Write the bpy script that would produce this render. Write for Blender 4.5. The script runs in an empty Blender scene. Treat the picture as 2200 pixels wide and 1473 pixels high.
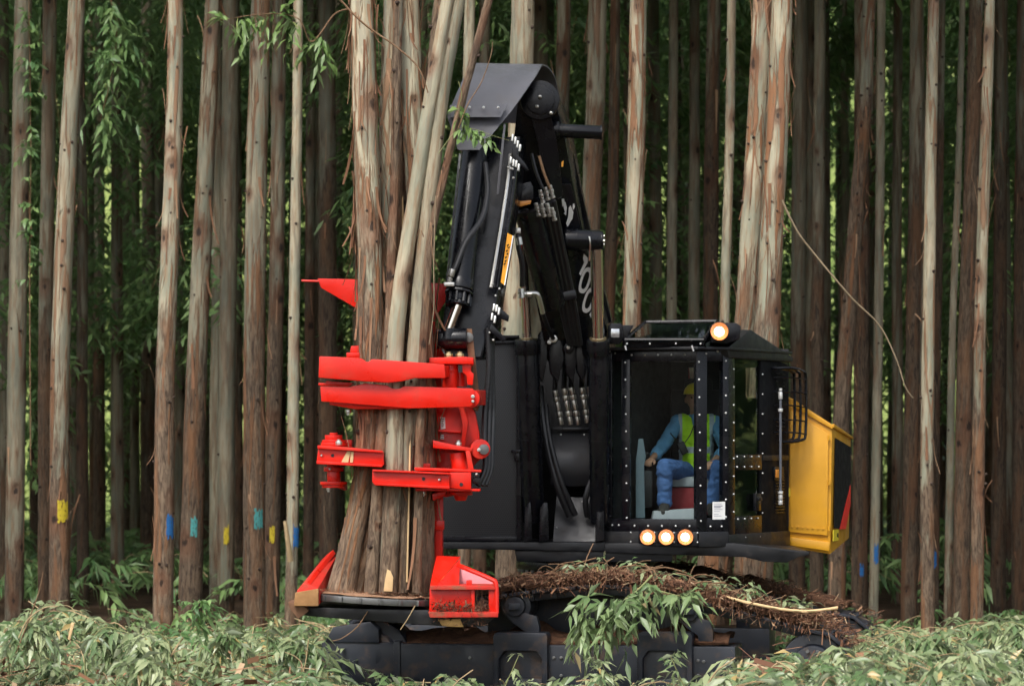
import bpy, bmesh, math, random
import numpy as np
from mathutils import Vector, Matrix, noise as mnoise

random.seed(11)
RNG = np.random.default_rng(5)
SC = bpy.context.scene
COL = SC.collection
R = math.radians

# ------------------------------------------------------------------ camera, sky, sun, exposure
D, EYE, HOR, S0 = 28.0, 2.27, 950.0, 225.0      # camera distance, eye height, horizon row, pixels per metre at Y = 0
cam_d = bpy.data.cameras.new("camera")
cam = bpy.data.objects.new("camera", cam_d)
COL.objects.link(cam)
cam.location = (0, -D, EYE)
cam.rotation_euler = (R(90), 0, 0)
cam_d.sensor_width = 36.0
cam_d.lens = 36.0 * D * S0 / 2200.0
cam_d.shift_y = (HOR - 736.5) / 2200.0
cam_d.clip_end = 1500
cam_d.dof.use_dof = True
cam_d.dof.focus_distance = 26.0
cam_d.dof.aperture_fstop = 2.4
SC.camera = cam

SUN_EL, SUN_AZ = 54.0, 205.0          # degrees; azimuth measured from +Y clockwise
world = bpy.data.worlds.new("World")
SC.world = world
world.use_nodes = True
wn = world.node_tree
for n in list(wn.nodes):
    wn.nodes.remove(n)
sky = wn.nodes.new("ShaderNodeTexSky")
sky.sky_type = 'NISHITA'
sky.sun_disc = False
sky.sun_elevation = R(SUN_EL)
sky.sun_rotation = R(SUN_AZ)
sky.air_density = 1.0
sky.dust_density = 4.0
sky.ozone_density = 1.0
hs = wn.nodes.new("ShaderNodeHueSaturation")
hs.inputs['Saturation'].default_value = 0.45
bg = wn.nodes.new("ShaderNodeBackground")
bg.inputs['Strength'].default_value = 0.125
wo = wn.nodes.new("ShaderNodeOutputWorld")
wn.links.new(sky.outputs[0], hs.inputs['Color'])
wn.links.new(hs.outputs[0], bg.inputs['Color'])
wn.links.new(bg.outputs[0], wo.inputs['Surface'])

sun_d = bpy.data.lights.new("sun", 'SUN')
sun_d.energy = 1.5
sun_d.angle = R(15)
sun_d.color = (1.0, 0.975, 0.93)
sun = bpy.data.objects.new("sun", sun_d)
COL.objects.link(sun)
_sd = Vector((math.sin(R(SUN_AZ)) * math.cos(R(SUN_EL)), math.cos(R(SUN_AZ)) * math.cos(R(SUN_EL)), math.sin(R(SUN_EL))))
sun.rotation_euler = _sd.to_track_quat('Z', 'Y').to_euler()
sun.location = (0, 0, 40)

SC.view_settings.view_transform = 'Standard'
SC.view_settings.look = 'None'
SC.view_settings.exposure = 0.92
SC.view_settings.gamma = 1.0
SC.view_settings.use_curve_mapping = False
cy = SC.cycles
cy.max_bounces = 4
cy.diffuse_bounces = 2
cy.glossy_bounces = 2
cy.transmission_bounces = 4
cy.transparent_max_bounces = 10
cy.use_denoising = True
cy.use_adaptive_sampling = True
cy.adaptive_threshold = 0.045
cy.caustics_reflective = False
cy.caustics_refractive = False
cy.sample_clamp_indirect = 6.0

# ------------------------------------------------------------------ placing helpers
def W(px, py, Y):
    k = (Y + D) / D / S0
    return Vector(((px - 1100) * k, Y, EYE - (py - HOR) * k))
def PL(px, Y):
    return px * (Y + D) / D / S0
V = Vector

# ------------------------------------------------------------------ mesh helpers
SMALL = {'bolts', 'fittings', 'nuts', 'lines', 'print', 'lettering', 'hinges', 'collars', 'louvres', 'fitting', 'wrap'}    # pieces of a few pixels, joined
class MB:
    def __init__(self):
        self.v = []; self.f = []
    def add(self, vs, fs):
        o = len(self.v)
        self.v += [tuple(x) for x in vs]
        self.f += [tuple(i + o for i in f) for f in fs]
        return self
    def _bm(self, bm, bevel=0.0, seg=2):
        bmesh.ops.recalc_face_normals(bm, faces=bm.faces[:])
        if bevel > 0:
            es = [e for e in bm.edges if len(e.link_faces) == 2 and e.calc_face_angle(0) > R(25)]
            bmesh.ops.bevel(bm, geom=es, offset=bevel, segments=seg, profile=0.6, affect='EDGES', clamp_overlap=True)
        bm.verts.index_update()
        self.add([v.co.copy() for v in bm.verts], [[v.index for v in f.verts] for f in bm.faces])
        bm.free()
        return self
    def hull8(self, front, back, bevel=0.0):
        """two matching polygons joined by side faces"""
        bm = bmesh.new()
        a = [bm.verts.new(p) for p in front]; b = [bm.verts.new(p) for p in back]
        n = len(a)
        bm.faces.new(a); bm.faces.new(b[::-1])
        for i in range(n):
            bm.faces.new((a[i], b[i], b[(i + 1) % n], a[(i + 1) % n]))
        return self._bm(bm, bevel)
    def ext(self, pts, vec, bevel=0.0):
        return self.hull8(pts, [V(p) + V(vec) for p in pts], bevel)
    def prism(self, pix, Y0, Y1, bevel=0.004):
        """outline in photo pixels at depth Y0 pushed straight back to Y1; a third number overrides the depth"""
        pts = [W(p[0], p[1], p[2] if len(p) > 2 else Y0) for p in pix]
        return self.ext(pts, (0, Y1 - Y0, 0), bevel)
    def box(self, c, s, rot=None, bevel=0.0):
        bm = bmesh.new()
        m = Matrix.Translation(V(c))
        if rot is not None:
            m = m @ (rot.to_4x4() if not isinstance(rot, Matrix) or len(rot) == 3 else rot)
        m = m @ Matrix.Diagonal((s[0], s[1], s[2], 1))
        bmesh.ops.create_cube(bm, size=1.0, matrix=m)
        return self._bm(bm, bevel)
    def cyl(self, p0, p1, r, r2=None, seg=20, bevel=0.0):
        p0 = V(p0); p1 = V(p1); r2 = r if r2 is None else r2
        d = (p1 - p0)
        q = d.to_track_quat('Z', 'Y').to_matrix()
        a = [p0 + q @ V((math.cos(t) * r, math.sin(t) * r, 0)) for t in [2 * math.pi * i / seg for i in range(seg)]]
        b = [p1 + q @ V((math.cos(t) * r2, math.sin(t) * r2, 0)) for t in [2 * math.pi * i / seg for i in range(seg)]]
        return self.hull8(a, b, bevel)
    def tube(self, path, r, seg=8, smooth=4, caps=True):
        P = catmull([V(p) for p in path], smooth) if smooth > 1 and len(path) > 2 else [V(p) for p in path]
        n = len(P); rr = r if callable(r) else (lambda t: r)
        rings = []; nrm = None
        for i, p in enumerate(P):
            t = (P[min(i + 1, n - 1)] - P[max(i - 1, 0)]).normalized()
            if nrm is None:
                nrm = t.orthogonal().normalized()
            nrm = (nrm - t * nrm.dot(t)).normalized()
            bn = t.cross(nrm)
            rad = rr(i / max(1, n - 1))
            rings.append([p + (nrm * math.cos(a) + bn * math.sin(a)) * rad for a in [2 * math.pi * k / seg for k in range(seg)]])
        vs = [q for ring in rings for q in ring]; fs = []
        for i in range(n - 1):
            for k in range(seg):
                k2 = (k + 1) % seg
                fs.append((i * seg + k, i * seg + k2, (i + 1) * seg + k2, (i + 1) * seg + k))
        if caps:
            fs.append(tuple(range(seg))[::-1]); fs.append(tuple((n - 1) * seg + k for k in range(seg)))
        return self.add(vs, fs)
    def ball(self, c, r, sub=1, scale=(1, 1, 1)):
        bm = bmesh.new()
        bmesh.ops.create_icosphere(bm, subdivisions=sub, radius=1.0,
                                   matrix=Matrix.Translation(V(c)) @ Matrix.Diagonal((r * scale[0], r * scale[1], r * scale[2], 1)))
        return self._bm(bm)
    def hexnut(self, c, axis, r, h):
        axis = V(axis).normalized()
        self.cyl(V(c), V(c) + axis * h, r, seg=6, bevel=r * 0.12)
        return self.cyl(V(c) + axis * h * 0.99, V(c) + axis * h * 1.45, r * 0.55, seg=10)
    def sheet(self, rows, thick):
        """grid of points (rows of equal length) given a thickness"""
        nr, nc = len(rows), len(rows[0])
        vs = [V(p) for r in rows for p in r]
        me = bpy.data.meshes.new("tmp")
        fs = [(i * nc + j, i * nc + j + 1, (i + 1) * nc + j + 1, (i + 1) * nc + j) for i in range(nr - 1) for j in range(nc - 1)]
        bm = bmesh.new()
        bv = [bm.verts.new(p) for p in vs]
        for f in fs:
            bm.faces.new([bv[i] for i in f])
        bmesh.ops.recalc_face_normals(bm, faces=bm.faces[:])
        bmesh.ops.solidify(bm, geom=bm.faces[:], thickness=thick)
        return self._bm(bm)
    def build(self, name, mat, parent=None, sharp=21, kind=None, label=None):
        if kind is None and parent is not None and name.split('_')[-1] in SMALL: kind = "stuff"
        me = bpy.data.meshes.new(name)
        me.from_pydata(self.v, [], self.f)
        me.validate()
        if sharp:
            me.shade_smooth()
            me.set_sharp_from_angle(angle=R(sharp))
        me.materials.append(mat)
        return link(name, me, parent, kind, label)

def link(name, me, parent=None, kind=None, label=None):
    o = bpy.data.objects.new(name, me)
    COL.objects.link(o)
    if parent is not None:
        o.parent = parent
        if parent.parent is None:
            o.matrix_parent_inverse = Matrix.LocRotScale(parent.location, parent.rotation_euler, parent.scale).inverted()
    if kind: o["kind"] = kind
    if label: o["label"] = label
    return o
def thing(name, loc, label, cat, group=None):
    o = bpy.data.objects.new(name, None)
    o.empty_display_size = 0.2
    COL.objects.link(o)
    o.location = loc
    tag(o, label, cat, group)
    return o
def tag(o, label, cat, group=None, kind=None):
    o["label"] = label; o["category"] = cat
    if group: o["group"] = group
    if kind: o["kind"] = kind
    return o
def catmull(P, n):
    out = []
    for i in range(len(P) - 1):
        p0 = P[max(i - 1, 0)]; p1 = P[i]; p2 = P[i + 1]; p3 = P[min(i + 2, len(P) - 1)]
        for k in range(n):
            t = k / n
            out.append(0.5 * ((2 * p1) + (p2 - p0) * t + (2 * p0 - 5 * p1 + 4 * p2 - p3) * t * t + (3 * p1 - p0 - 3 * p2 + p3) * t ** 3))
    out.append(P[-1].copy())
    return out
def np_mesh(name, verts, faces, mat, rnd=None):
    me = bpy.data.meshes.new(name)
    verts = np.asarray(verts, dtype=np.float32); faces = np.asarray(faces, dtype=np.int32)
    k = faces.shape[1]; nf = len(faces)
    me.vertices.add(len(verts)); me.vertices.foreach_set("co", verts.ravel())
    me.loops.add(nf * k); me.loops.foreach_set("vertex_index", faces.ravel())
    me.polygons.add(nf)
    me.polygons.foreach_set("loop_start", np.arange(nf, dtype=np.int32) * k)
    me.update(calc_edges=True)
    me.validate()
    if rnd is not None:
        a = me.attributes.new("rnd", 'FLOAT', 'POINT')
        a.data.foreach_set("value", np.asarray(rnd, dtype=np.float32))
    me.materials.append(mat)
    return me

# ------------------------------------------------------------------ material helpers
class MAT:
    def __init__(self, name):
        self.m = bpy.data.materials.new(name)
        self.m.use_nodes = True
        self.nt = self.m.node_tree
        self.b = self.nt.nodes["Principled BSDF"]
        self.out = self.nt.nodes["Material Output"]
    def n(self, t, **kw):
        x = self.nt.nodes.new(t)
        for k, v in kw.items(): setattr(x, k, v)
        return x
    def l(self, a, b):
        self.nt.links.new(a, b)
    def put(self, sock, v):
        if isinstance(v, bpy.types.NodeSocket): self.l(v, sock)
        elif isinstance(v, (tuple, list)) and len(v) == 3 and sock.type == 'RGBA': sock.default_value = (*v, 1)
        else: sock.default_value = v
    def coord(self, which='Object'):
        return self.n("ShaderNodeTexCoord").outputs[which]
    def vmul(self, vec, s):
        x = self.n("ShaderNodeVectorMath", operation='MULTIPLY'); self.put(x.inputs[0], vec); x.inputs[1].default_value = s
        return x.outputs[0]
    def noise(self, vec, scale=1.0, detail=4, rough=0.55, dist=0.0):
        x = self.n("ShaderNodeTexNoise"); self.put(x.inputs['Vector'], vec)
        x.inputs['Scale'].default_value = scale; x.inputs['Detail'].default_value = detail
        x.inputs['Roughness'].default_value = rough; x.inputs['Distortion'].default_value = dist
        return x.outputs['Fac']
    def ramp(self, fac, a, b, lo=0.0, hi=1.0):
        x = self.n("ShaderNodeMapRange", interpolation_type='SMOOTHSTEP'); self.put(x.inputs[0], fac)
        x.inputs[1].default_value = a; x.inputs[2].default_value = b; x.inputs[3].default_value = lo; x.inputs[4].default_value = hi
        return x.outputs[0]
    def mix(self, fac, a, b):
        x = self.n("ShaderNodeMix", data_type='RGBA')
        self.put(x.inputs[0], fac); self.put(x.inputs[6], a); self.put(x.inputs[7], b)
        return x.outputs[2]
    def math(self, op, a, b=0.0):
        x = self.n("ShaderNodeMath", operation=op); self.put(x.inputs[0], a); self.put(x.inputs[1], b)
        return x.outputs[0]
    def bump(self, h, strength=0.4, dist=0.01):
        x = self.n("ShaderNodeBump"); x.inputs['Strength'].default_value = strength; x.inputs['Distance'].default_value = dist
        self.put(x.inputs['Height'], h); self.l(x.outputs[0], self.b.inputs['Normal'])
    def attr(self, name, typ='GEOMETRY'):
        x = self.n("ShaderNodeAttribute", attribute_name=name, attribute_type=typ)
        return x.outputs['Fac']
    def set(self, col=None, rough=None, metal=None, spec=None):
        if col is not None: self.put(self.b.inputs['Base Color'], col)
        if rough is not None: self.put(self.b.inputs['Roughness'], rough)
        if metal is not None: self.put(self.b.inputs['Metallic'], metal)
        if spec is not None: self.put(self.b.inputs['Specular IOR Level'], spec)
        return self.m

def paint(name, col, worn, rough=0.4, dirt=(0.10, 0.06, 0.035), dirt_amt=0.25, spec=0.5, scale=6.0):
    """machine paint: slight tone change, scuffs, dust and uneven gloss"""
    M = MAT(name); c = M.coord()
    n1 = M.noise(c, scale, 5, 0.6); n2 = M.noise(c, scale * 5, 4, 0.7); n3 = M.noise(c, 1.7, 3)
    base = M.mix(M.ramp(n3, 0.3, 0.7), col, tuple(x * 0.82 for x in col))
    base = M.mix(M.ramp(n2, 0.62, 0.78, 0, 0.5), base, worn)
    d = M.math('MULTIPLY', M.ramp(n1, 0.5, 0.75), dirt_amt)
    base = M.mix(d, base, dirt)
    r = M.ramp(n1, 0.3, 0.75, rough * 0.8, min(1, rough * 1.7))
    M.bump(n2, 0.06, 0.004)
    return M.set(base, r, 0.0, spec)

def flat(name, col, rough=0.5, metal=0.0, var=0.15):
    M = MAT(name); c = M.coord()
    n = M.noise(c, 14, 4)
    return M.set(M.mix(n, tuple(x * (1 + var) for x in col), tuple(x * (1 - var) for x in col)), M.ramp(n, 0.2, 0.8, rough * 0.85, min(1, rough * 1.2)), metal)

# ------------------------------------------------------------------ materials of the forest
def bark_material():
    M = MAT("eucalyptus_bark")
    uv = M.coord('UV')
    ri = M.n("ShaderNodeObjectInfo").outputs['Random']
    off = M.n("ShaderNodeCombineXYZ"); M.l(M.math('MULTIPLY', ri, 41.0), off.inputs[0]); M.l(M.math('MULTIPLY', ri, 67.0), off.inputs[1])
    ad = M.n("ShaderNodeVectorMath", operation='ADD'); M.l(uv, ad.inputs[0]); M.l(off.outputs[0], ad.inputs[1])
    vec = ad.outputs[0]
    z = M.n("ShaderNodeSeparateXYZ"); M.l(M.coord('Object'), z.inputs[0]); z = z.outputs[2]
    trans = M.attr('trans', 'OBJECT'); tint = M.attr('tint', 'OBJECT'); peel = M.attr('peel', 'OBJECT')
    streak = M.noise(M.vmul(vec, (26, 2.0, 1)), 1, 5, 0.65)
    patch = M.noise(M.vmul(vec, (5.5, 0.9, 1)), 1, 4, 0.6)
    patch2 = M.noise(M.vmul(vec, (9.0, 1.3, 1)), 1, 5, 0.6, 0.6)
    fine = M.noise(M.vmul(vec, (70, 14, 1)), 1, 5, 0.7)
    plates = M.noise(M.vmul(vec, (38, 5.0, 1)), 1, 5, 0.7, 1.0)
    pale = M.mix(M.ramp(patch, 0.35, 0.65), (0.235, 0.24, 0.175), (0.42, 0.372, 0.262))
    pale = M.mix(M.ramp(streak, 0.45, 0.66, 0, 0.8), pale, (0.26, 0.165, 0.09))
    pale = M.mix(M.ramp(patch2, 0.52, 0.62, 0, 0.5), pale, (0.16, 0.155, 0.12))
    brown = M.mix(M.ramp(plates, 0.35, 0.65), (0.066, 0.045, 0.032), (0.225, 0.162, 0.108))
    brown = M.mix(M.ramp(patch, 0.5, 0.7, 0, 0.6), brown, (0.30, 0.155, 0.078))
    brown = M.mix(M.ramp(fine, 0.55, 0.8, 0, 0.5), brown, (0.29, 0.21, 0.155))
    h = M.math('SUBTRACT', trans, z)
    h = M.math('ADD', M.math('MULTIPLY', h, 0.55), M.math('MULTIPLY', M.math('SUBTRACT', patch, 0.5), 3.4))
    h = M.math('ADD', h, M.math('MULTIPLY', M.math('SUBTRACT', streak, 0.5), 1.6))
    mask = M.ramp(h, -0.25, 0.35)
    col = M.mix(mask, pale, brown)
    # half shed strips higher up
    pm = M.ramp(M.noise(M.vmul(vec, (13, 0.75, 3)), 1, 5, 0.6, 0.8), 0.52, 0.58)
    pm = M.math('MULTIPLY', pm, peel)
    col = M.mix(pm, col, M.mix(streak, (0.31, 0.148, 0.064), (0.15, 0.08, 0.05)))
    # branch scars
    vo = M.n("ShaderNodeTexVoronoi", voronoi_dimensions='2D', feature='F1'); M.l(M.vmul(vec, (2.1, 1.15, 1)), vo.inputs['Vector']); vo.inputs['Scale'].default_value = 1.0
    dd = M.math('ADD', vo.outputs['Distance'], M.math('MULTIPLY', M.math('SUBTRACT', plates, 0.5), 0.16))
    vc = M.n("ShaderNodeSeparateColor"); M.l(vo.outputs['Color'], vc.inputs[0])
    dd = M.math('DIVIDE', dd, M.math('ADD', M.math('MULTIPLY', vc.outputs[0], 1.5), 0.25))
    col = M.mix(M.ramp(dd, 0.06, 0.22, 0.7, 0.0), col, (0.21, 0.105, 0.06))
    col = M.mix(M.ramp(dd, 0.02, 0.05, 0.92, 0.0), col, (0.025, 0.016, 0.012))
    ml = M.n("ShaderNodeMix", data_type='RGBA', blend_type='MULTIPLY'); ml.inputs[0].default_value = 1.0
    M.l(col, ml.inputs[6]); cb = M.n("ShaderNodeCombineColor")
    for i in range(3): M.l(tint, cb.inputs[i])
    M.l(cb.outputs[0], ml.inputs[7])
    hgt = M.math('ADD', M.math('MULTIPLY', plates, M.math('ADD', M.math('MULTIPLY', mask, 1.0), 0.12)), M.math('MULTIPLY', pm, 0.5))
    hgt = M.math('SUBTRACT', hgt, M.ramp(dd, 0.03, 0.12, 0.6, 0.0))
    M.bump(hgt, 0.9, 0.032)
    return M.set(ml.outputs[2], M.ramp(mask, 0, 1, 0.62, 0.9), 0.0, 0.3)

def leaf_material(name, dark, light, under, dead, dead_at=0.94, transl=0.25, rough=0.45):
    M = MAT(name)
    r = M.attr('rnd')
    geo = M.n("ShaderNodeNewGeometry")
    n = M.noise(geo.outputs['Position'], 3.0, 3)
    c = M.mix(M.ramp(M.math('ADD', r, M.math('MULTIPLY', M.math('SUBTRACT', n, 0.5), 0.8)), 0.1, 0.9), dark, light)
    c = M.mix(M.ramp(r, dead_at, dead_at + 0.015), c, dead)
    c = M.mix(M.math('MULTIPLY', geo.outputs['Backfacing'], 0.7), c, under)
    M.set(c, rough, 0.0, 0.5)
    if transl > 0:
        tr = M.n("ShaderNodeBsdfTranslucent"); M.l(c, tr.inputs['Color'])
        mx = M.n("ShaderNodeMixShader"); mx.inputs[0].default_value = transl
        M.l(M.b.outputs[0], mx.inputs[1]); M.l(tr.outputs[0], mx.inputs[2]); M.l(mx.outputs[0], M.out.inputs['Surface'])
    return M.m

BARK = bark_material()
LEAF_FAR = leaf_material("plantation_leaf", (0.095, 0.205, 0.07), (0.28, 0.42, 0.15), (0.27, 0.39, 0.19), (0.12, 0.09, 0.04), 0.985, 0.4, 0.4)
LEAF_BRIGHT = leaf_material("meadow_leaf", (0.10, 0.17, 0.035), (0.30, 0.38, 0.09), (0.27, 0.34, 0.12), (0.30, 0.26, 0.12), 0.95, 0.35, 0.5)
LEAF_NEAR = leaf_material("slash_leaf", (0.09, 0.155, 0.055), (0.34, 0.385, 0.20), (0.43, 0.47, 0.33), (0.42, 0.31, 0.12), 0.92, 0.2, 0.36)
LEAF_FRESH = leaf_material("fresh_leaf", (0.11, 0.20, 0.05), (0.22, 0.33, 0.10), (0.24, 0.33, 0.16), (0.25, 0.3, 0.1), 0.97, 0.3, 0.4)
LEAF_BRANCH = leaf_material("torn_branch_leaf", (0.11, 0.18, 0.065), (0.24, 0.32, 0.14), (0.30, 0.37, 0.21), (0.25, 0.2, 0.1), 0.97, 0.2, 0.4)
PEEL = None
def peel_material():
    M = MAT("peeling_bark"); c = M.coord()
    s = M.noise(M.vmul(c, (40, 40, 4)), 1, 4)
    r = M.n("ShaderNodeNewGeometry").outputs['Random Per Island']
    col = M.mix(s, (0.29, 0.145, 0.075), (0.14, 0.072, 0.045))
    col = M.mix(M.ramp(r, 0.55, 0.95), col, (0.36, 0.22, 0.13))
    return M.set(col, 0.8, 0.0, 0.3)
PEEL = peel_material()
TWIG = flat("twig_bark", (0.20, 0.115, 0.06), 0.8, 0, 0.4)
TWIG_GREEN = flat("green_twig", (0.22, 0.23, 0.09), 0.7, 0, 0.3)
TWIG_DRY = flat("dry_twig", (0.36, 0.26, 0.14), 0.8, 0, 0.3)
VINE = flat("dead_vine", (0.24, 0.18, 0.11), 0.85, 0, 0.3)
WOOD = flat("split_wood", (0.62, 0.43, 0.22), 0.75, 0, 0.15)

def soil_material():
    M = MAT("forest_soil"); c = M.coord()
    n1 = M.noise(c, 1.2, 6, 0.65); n2 = M.noise(c, 14, 6, 0.7); n3 = M.noise(c, 60, 4, 0.7)
    col = M.mix(M.ramp(n1, 0.3, 0.7), (0.035, 0.022, 0.014), (0.085, 0.05, 0.03))
    col = M.mix(M.ramp(n2, 0.5, 0.75, 0, 0.7), col, (0.14, 0.085, 0.045))
    col = M.mix(M.ramp(n3, 0.6, 0.8, 0, 0.6), col, (0.09, 0.11, 0.045))
    M.bump(M.math('ADD', n2, M.math('MULTIPLY', n3, 0.5)), 0.8, 0.05)
    return M.set(col, 0.95, 0, 0.2)
def meadow_material():
    M = MAT("meadow_grass"); c = M.coord()
    n1 = M.noise(c, 0.25, 5); n2 = M.noise(M.vmul(c, (6, 6, 2)), 1, 6, 0.7)
    col = M.mix(M.ramp(n1, 0.35, 0.65), (0.13, 0.19, 0.045), (0.28, 0.34, 0.10))
    col = M.mix(M.ramp(n2, 0.45, 0.75, 0, 0.6), col, (0.38, 0.38, 0.17))
    M.bump(n2, 0.6, 0.1)
    return M.set(col, 0.9, 0, 0.2)
SOIL = soil_material(); MEADOW = meadow_material()

# ------------------------------------------------------------------ ground
def ground_z(x, y):
    z = 0.05 * mnoise.noise(V((x * 0.5, y * 0.5, 0))) + 0.03 * mnoise.noise(V((x * 1.7, y * 1.7, 3)))
    if y < -2.5:
        t = min(1.0, (-2.5 - y) / 1.0)
        side = 0.04 + 0.14 * min(1.0, abs(x - 0.3) / 3.0)
        z += t * side
    return z
def axis(lo, hi, near_lo, near_hi, step, far):
    a = list(np.arange(near_lo, near_hi + 1e-6, step))
    left = [near_lo - far * k for k in range(1, int((near_lo - lo) / far) + 1)][::-1]
    right = [near_hi + far * k for k in range(1, int((hi - near_hi) / far) + 1)]
    return left + a + right
gx = axis(-220, 220, -16, 16, 0.4, 12); gy = axis(-60, 420, -12, 44, 0.4, 12)
vs = [(x, y, ground_z(x, y) - (0.0 if abs(x) < 40 else 0.0)) for y in gy for x in gx]
nx = len(gx)
fs = [(j * nx + i, j * nx + i + 1, (j + 1) * nx + i + 1, (j + 1) * nx + i) for j in range(len(gy) - 1) for i in range(nx - 1)]
g = MB(); g.v = vs; g.f = fs
ground = g.build("ground", SOIL, None, 0); ground["kind"] = "structure"; ground.data.shade_smooth()
ground["label"] = "dark brown forest floor strewn with litter"; ground["category"] = "ground"
# open green slope beyond the plantation
hx = np.linspace(-90, 90, 61); hy = np.linspace(35, 150, 47)
def hill_z(x, y):
    t = max(0.0, (y - 36) / 60.0)
    return 0.06 + 24.0 * (t * t * (3 - 2 * t) if t < 1 else 1.0) + (1.2 * mnoise.noise(V((x * 0.06, y * 0.06, 1))) if y > 39 else 0)
vs = [(x, y, hill_z(x, y)) for y in hy for x in hx]
fs = [(j * 61 + i, j * 61 + i + 1, (j + 1) * 61 + i + 1, (j + 1) * 61 + i) for j in range(46) for i in range(60)]
g = MB(); g.v = vs; g.f = fs
hill = g.build("hill", MEADOW, None, 0); hill.data.shade_smooth()
tag(hill, "bright green grassy slope glimpsed beyond the trunks", "hill", None, "structure")

# ------------------------------------------------------------------ leaves
def leaf_quads(P, Dr, Nn, L, Wd, rnd):
    """flat pointed leaves: base, side, tip, side"""
    S = np.cross(Dr, Nn); S /= np.linalg.norm(S, axis=1)[:, None] + 1e-9
    n = len(P); v = np.empty((n, 4, 3), np.float32)
    v[:, 0] = P; m = P + Dr * (L * 0.42)[:, None]
    v[:, 1] = m + S * (Wd * 0.5)[:, None]; v[:, 3] = m - S * (Wd * 0.5)[:, None]
    tip = P + Dr * L[:, None]; tip[:, 2] -= L * 0.12
    v[:, 2] = tip
    f = np.arange(n * 4, dtype=np.int32).reshape(n, 4)
    return v.reshape(-1, 3), f, np.repeat(rnd, 4)
def leaf_tris(P, Dr, Nn, L, Wd, rnd):
    """folded leaves: base, left, midrib, right, tip"""
    S = np.cross(Dr, Nn); S /= np.linalg.norm(S, axis=1)[:, None] + 1e-9
    U = np.cross(S, Dr)
    n = len(P); v = np.empty((n, 5, 3), np.float32)
    m = P + Dr * (L * 0.40)[:, None]
    v[:, 0] = P
    v[:, 1] = m + S * (Wd * 0.5)[:, None] + U * (Wd * 0.16)[:, None]
    v[:, 2] = m
    v[:, 3] = m - S * (Wd * 0.5)[:, None] + U * (Wd * 0.16)[:, None]
    tip = P + Dr * L[:, None] - U * (L * 0.12)[:, None]; tip[:, 2] -= L * 0.14
    v[:, 4] = tip
    base = (np.arange(n, dtype=np.int32) * 5)[:, None, None]
    f = base + np.array([[0, 1, 2], [0, 2, 3], [1, 4, 2], [2, 4, 3]], np.int32)[None]
    return v.reshape(-1, 3), f.reshape(-1, 3), np.repeat(rnd, 5)
def unit(a):
    return a / (np.linalg.norm(a, axis=1)[:, None] + 1e-9)
def sprays(O, B, BL, nl, L, Wd, droop, rng, quad=False, splay=0.9):
    """leafy shoots: nl leaves hang alternately along each curved shoot"""
    n = len(O)
    t = np.linspace(0.12, 1.0, nl)[None, :, None]
    side = unit(np.cross(B, np.array([[0, 0, 1.0]]) + rng.normal(0, 0.15, (n, 3))))
    P = O[:, None] + B[:, None] * (BL[:, None, None] * t)
    P[:, :, 2] -= (BL[:, None] * (t[:, :, 0] ** 2)) * droop
    sg = np.where(np.arange(nl) % 2 == 0, 1.0, -1.0)[None, :, None]
    Dr = B[:, None] * 0.55 + side[:, None] * sg * splay + rng.normal(0, 0.28, (n, nl, 3))
    Dr[:, :, 2] -= 0.35 + 0.5 * rng.random((n, nl))
    Dr = unit(Dr.reshape(-1, 3)); P = P.reshape(-1, 3)
    Nn = unit(rng.normal(0, 0.45, (n * nl, 3)) + np.array([[0, -0.25, 0.9]]))
    k = n * nl
    LL = L * (0.6 + 0.7 * rng.random(k)); WW = Wd * (0.7 + 0.6 * rng.random(k))
    rnd = np.clip(np.repeat(rng.random(n), nl) * 0.6 + rng.random(k) * 0.4, 0, 1)
    rnd = np.where(rng.random(k) < 0.03, 0.99, rnd * 0.93)
    return (leaf_quads if quad else leaf_tris)(P, Dr, Nn, LL, WW, rnd)

def crown_mesh(name, z0, z1, rad, nshoot, nl, L, Wd, low_bias, seed):
    rng = np.random.default_rng(seed)
    u = rng.random(nshoot); z = z0 + (z1 - z0) * (u ** low_bias)
    a = rng.random(nshoot) * 2 * np.pi
    # clumps: pull angles and heights towards cluster centres
    ncl = max(8, nshoot // 22); ci = rng.integers(0, ncl, nshoot)
    ca = rng.random(ncl) * 2 * np.pi; cz = z0 + (z1 - z0) * (rng.random(ncl) ** low_bias); cr = 0.35 + 0.65 * rng.random(ncl)
    a = ca[ci] + rng.normal(0, 0.35, nshoot); z = cz[ci] + rng.normal(0, 0.45, nshoot)
    prof = np.clip((z - z0) / (z1 - z0), 0.02, 1); prof = np.sqrt(np.clip(prof * 3, 0, 1)) * np.sqrt(np.clip((1.06 - prof) * 2.2, 0, 1))
    r = rad * prof * cr[ci] * (0.55 + 0.5 * rng.random(nshoot))
    O = np.stack([np.cos(a) * r, np.sin(a) * r, z], 1)
    B = unit(np.stack([np.cos(a), np.sin(a), rng.normal(-0.1, 0.35, nshoot)], 1) + rng.normal(0, 0.4, (nshoot, 3)))
    v, f, rn = sprays(O, B, 0.35 + 0.4 * rng.random(nshoot), nl, L, Wd, 0.5, rng, quad=True)
    return np_mesh(name, v, f, LEAF_FAR, rn)
HIGH = [crown_mesh("crown", 9.0, 16.5, 1.9, 150, 8, 0.36, 0.10, 1.0, s) for s in (1, 2, 3)]
LOW = [crown_mesh("crown", 2.0, 12.0, 1.8, 430, 11, 0.19, 0.055, 0.8, s) for s in (4, 5, 6, 7)]

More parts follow.
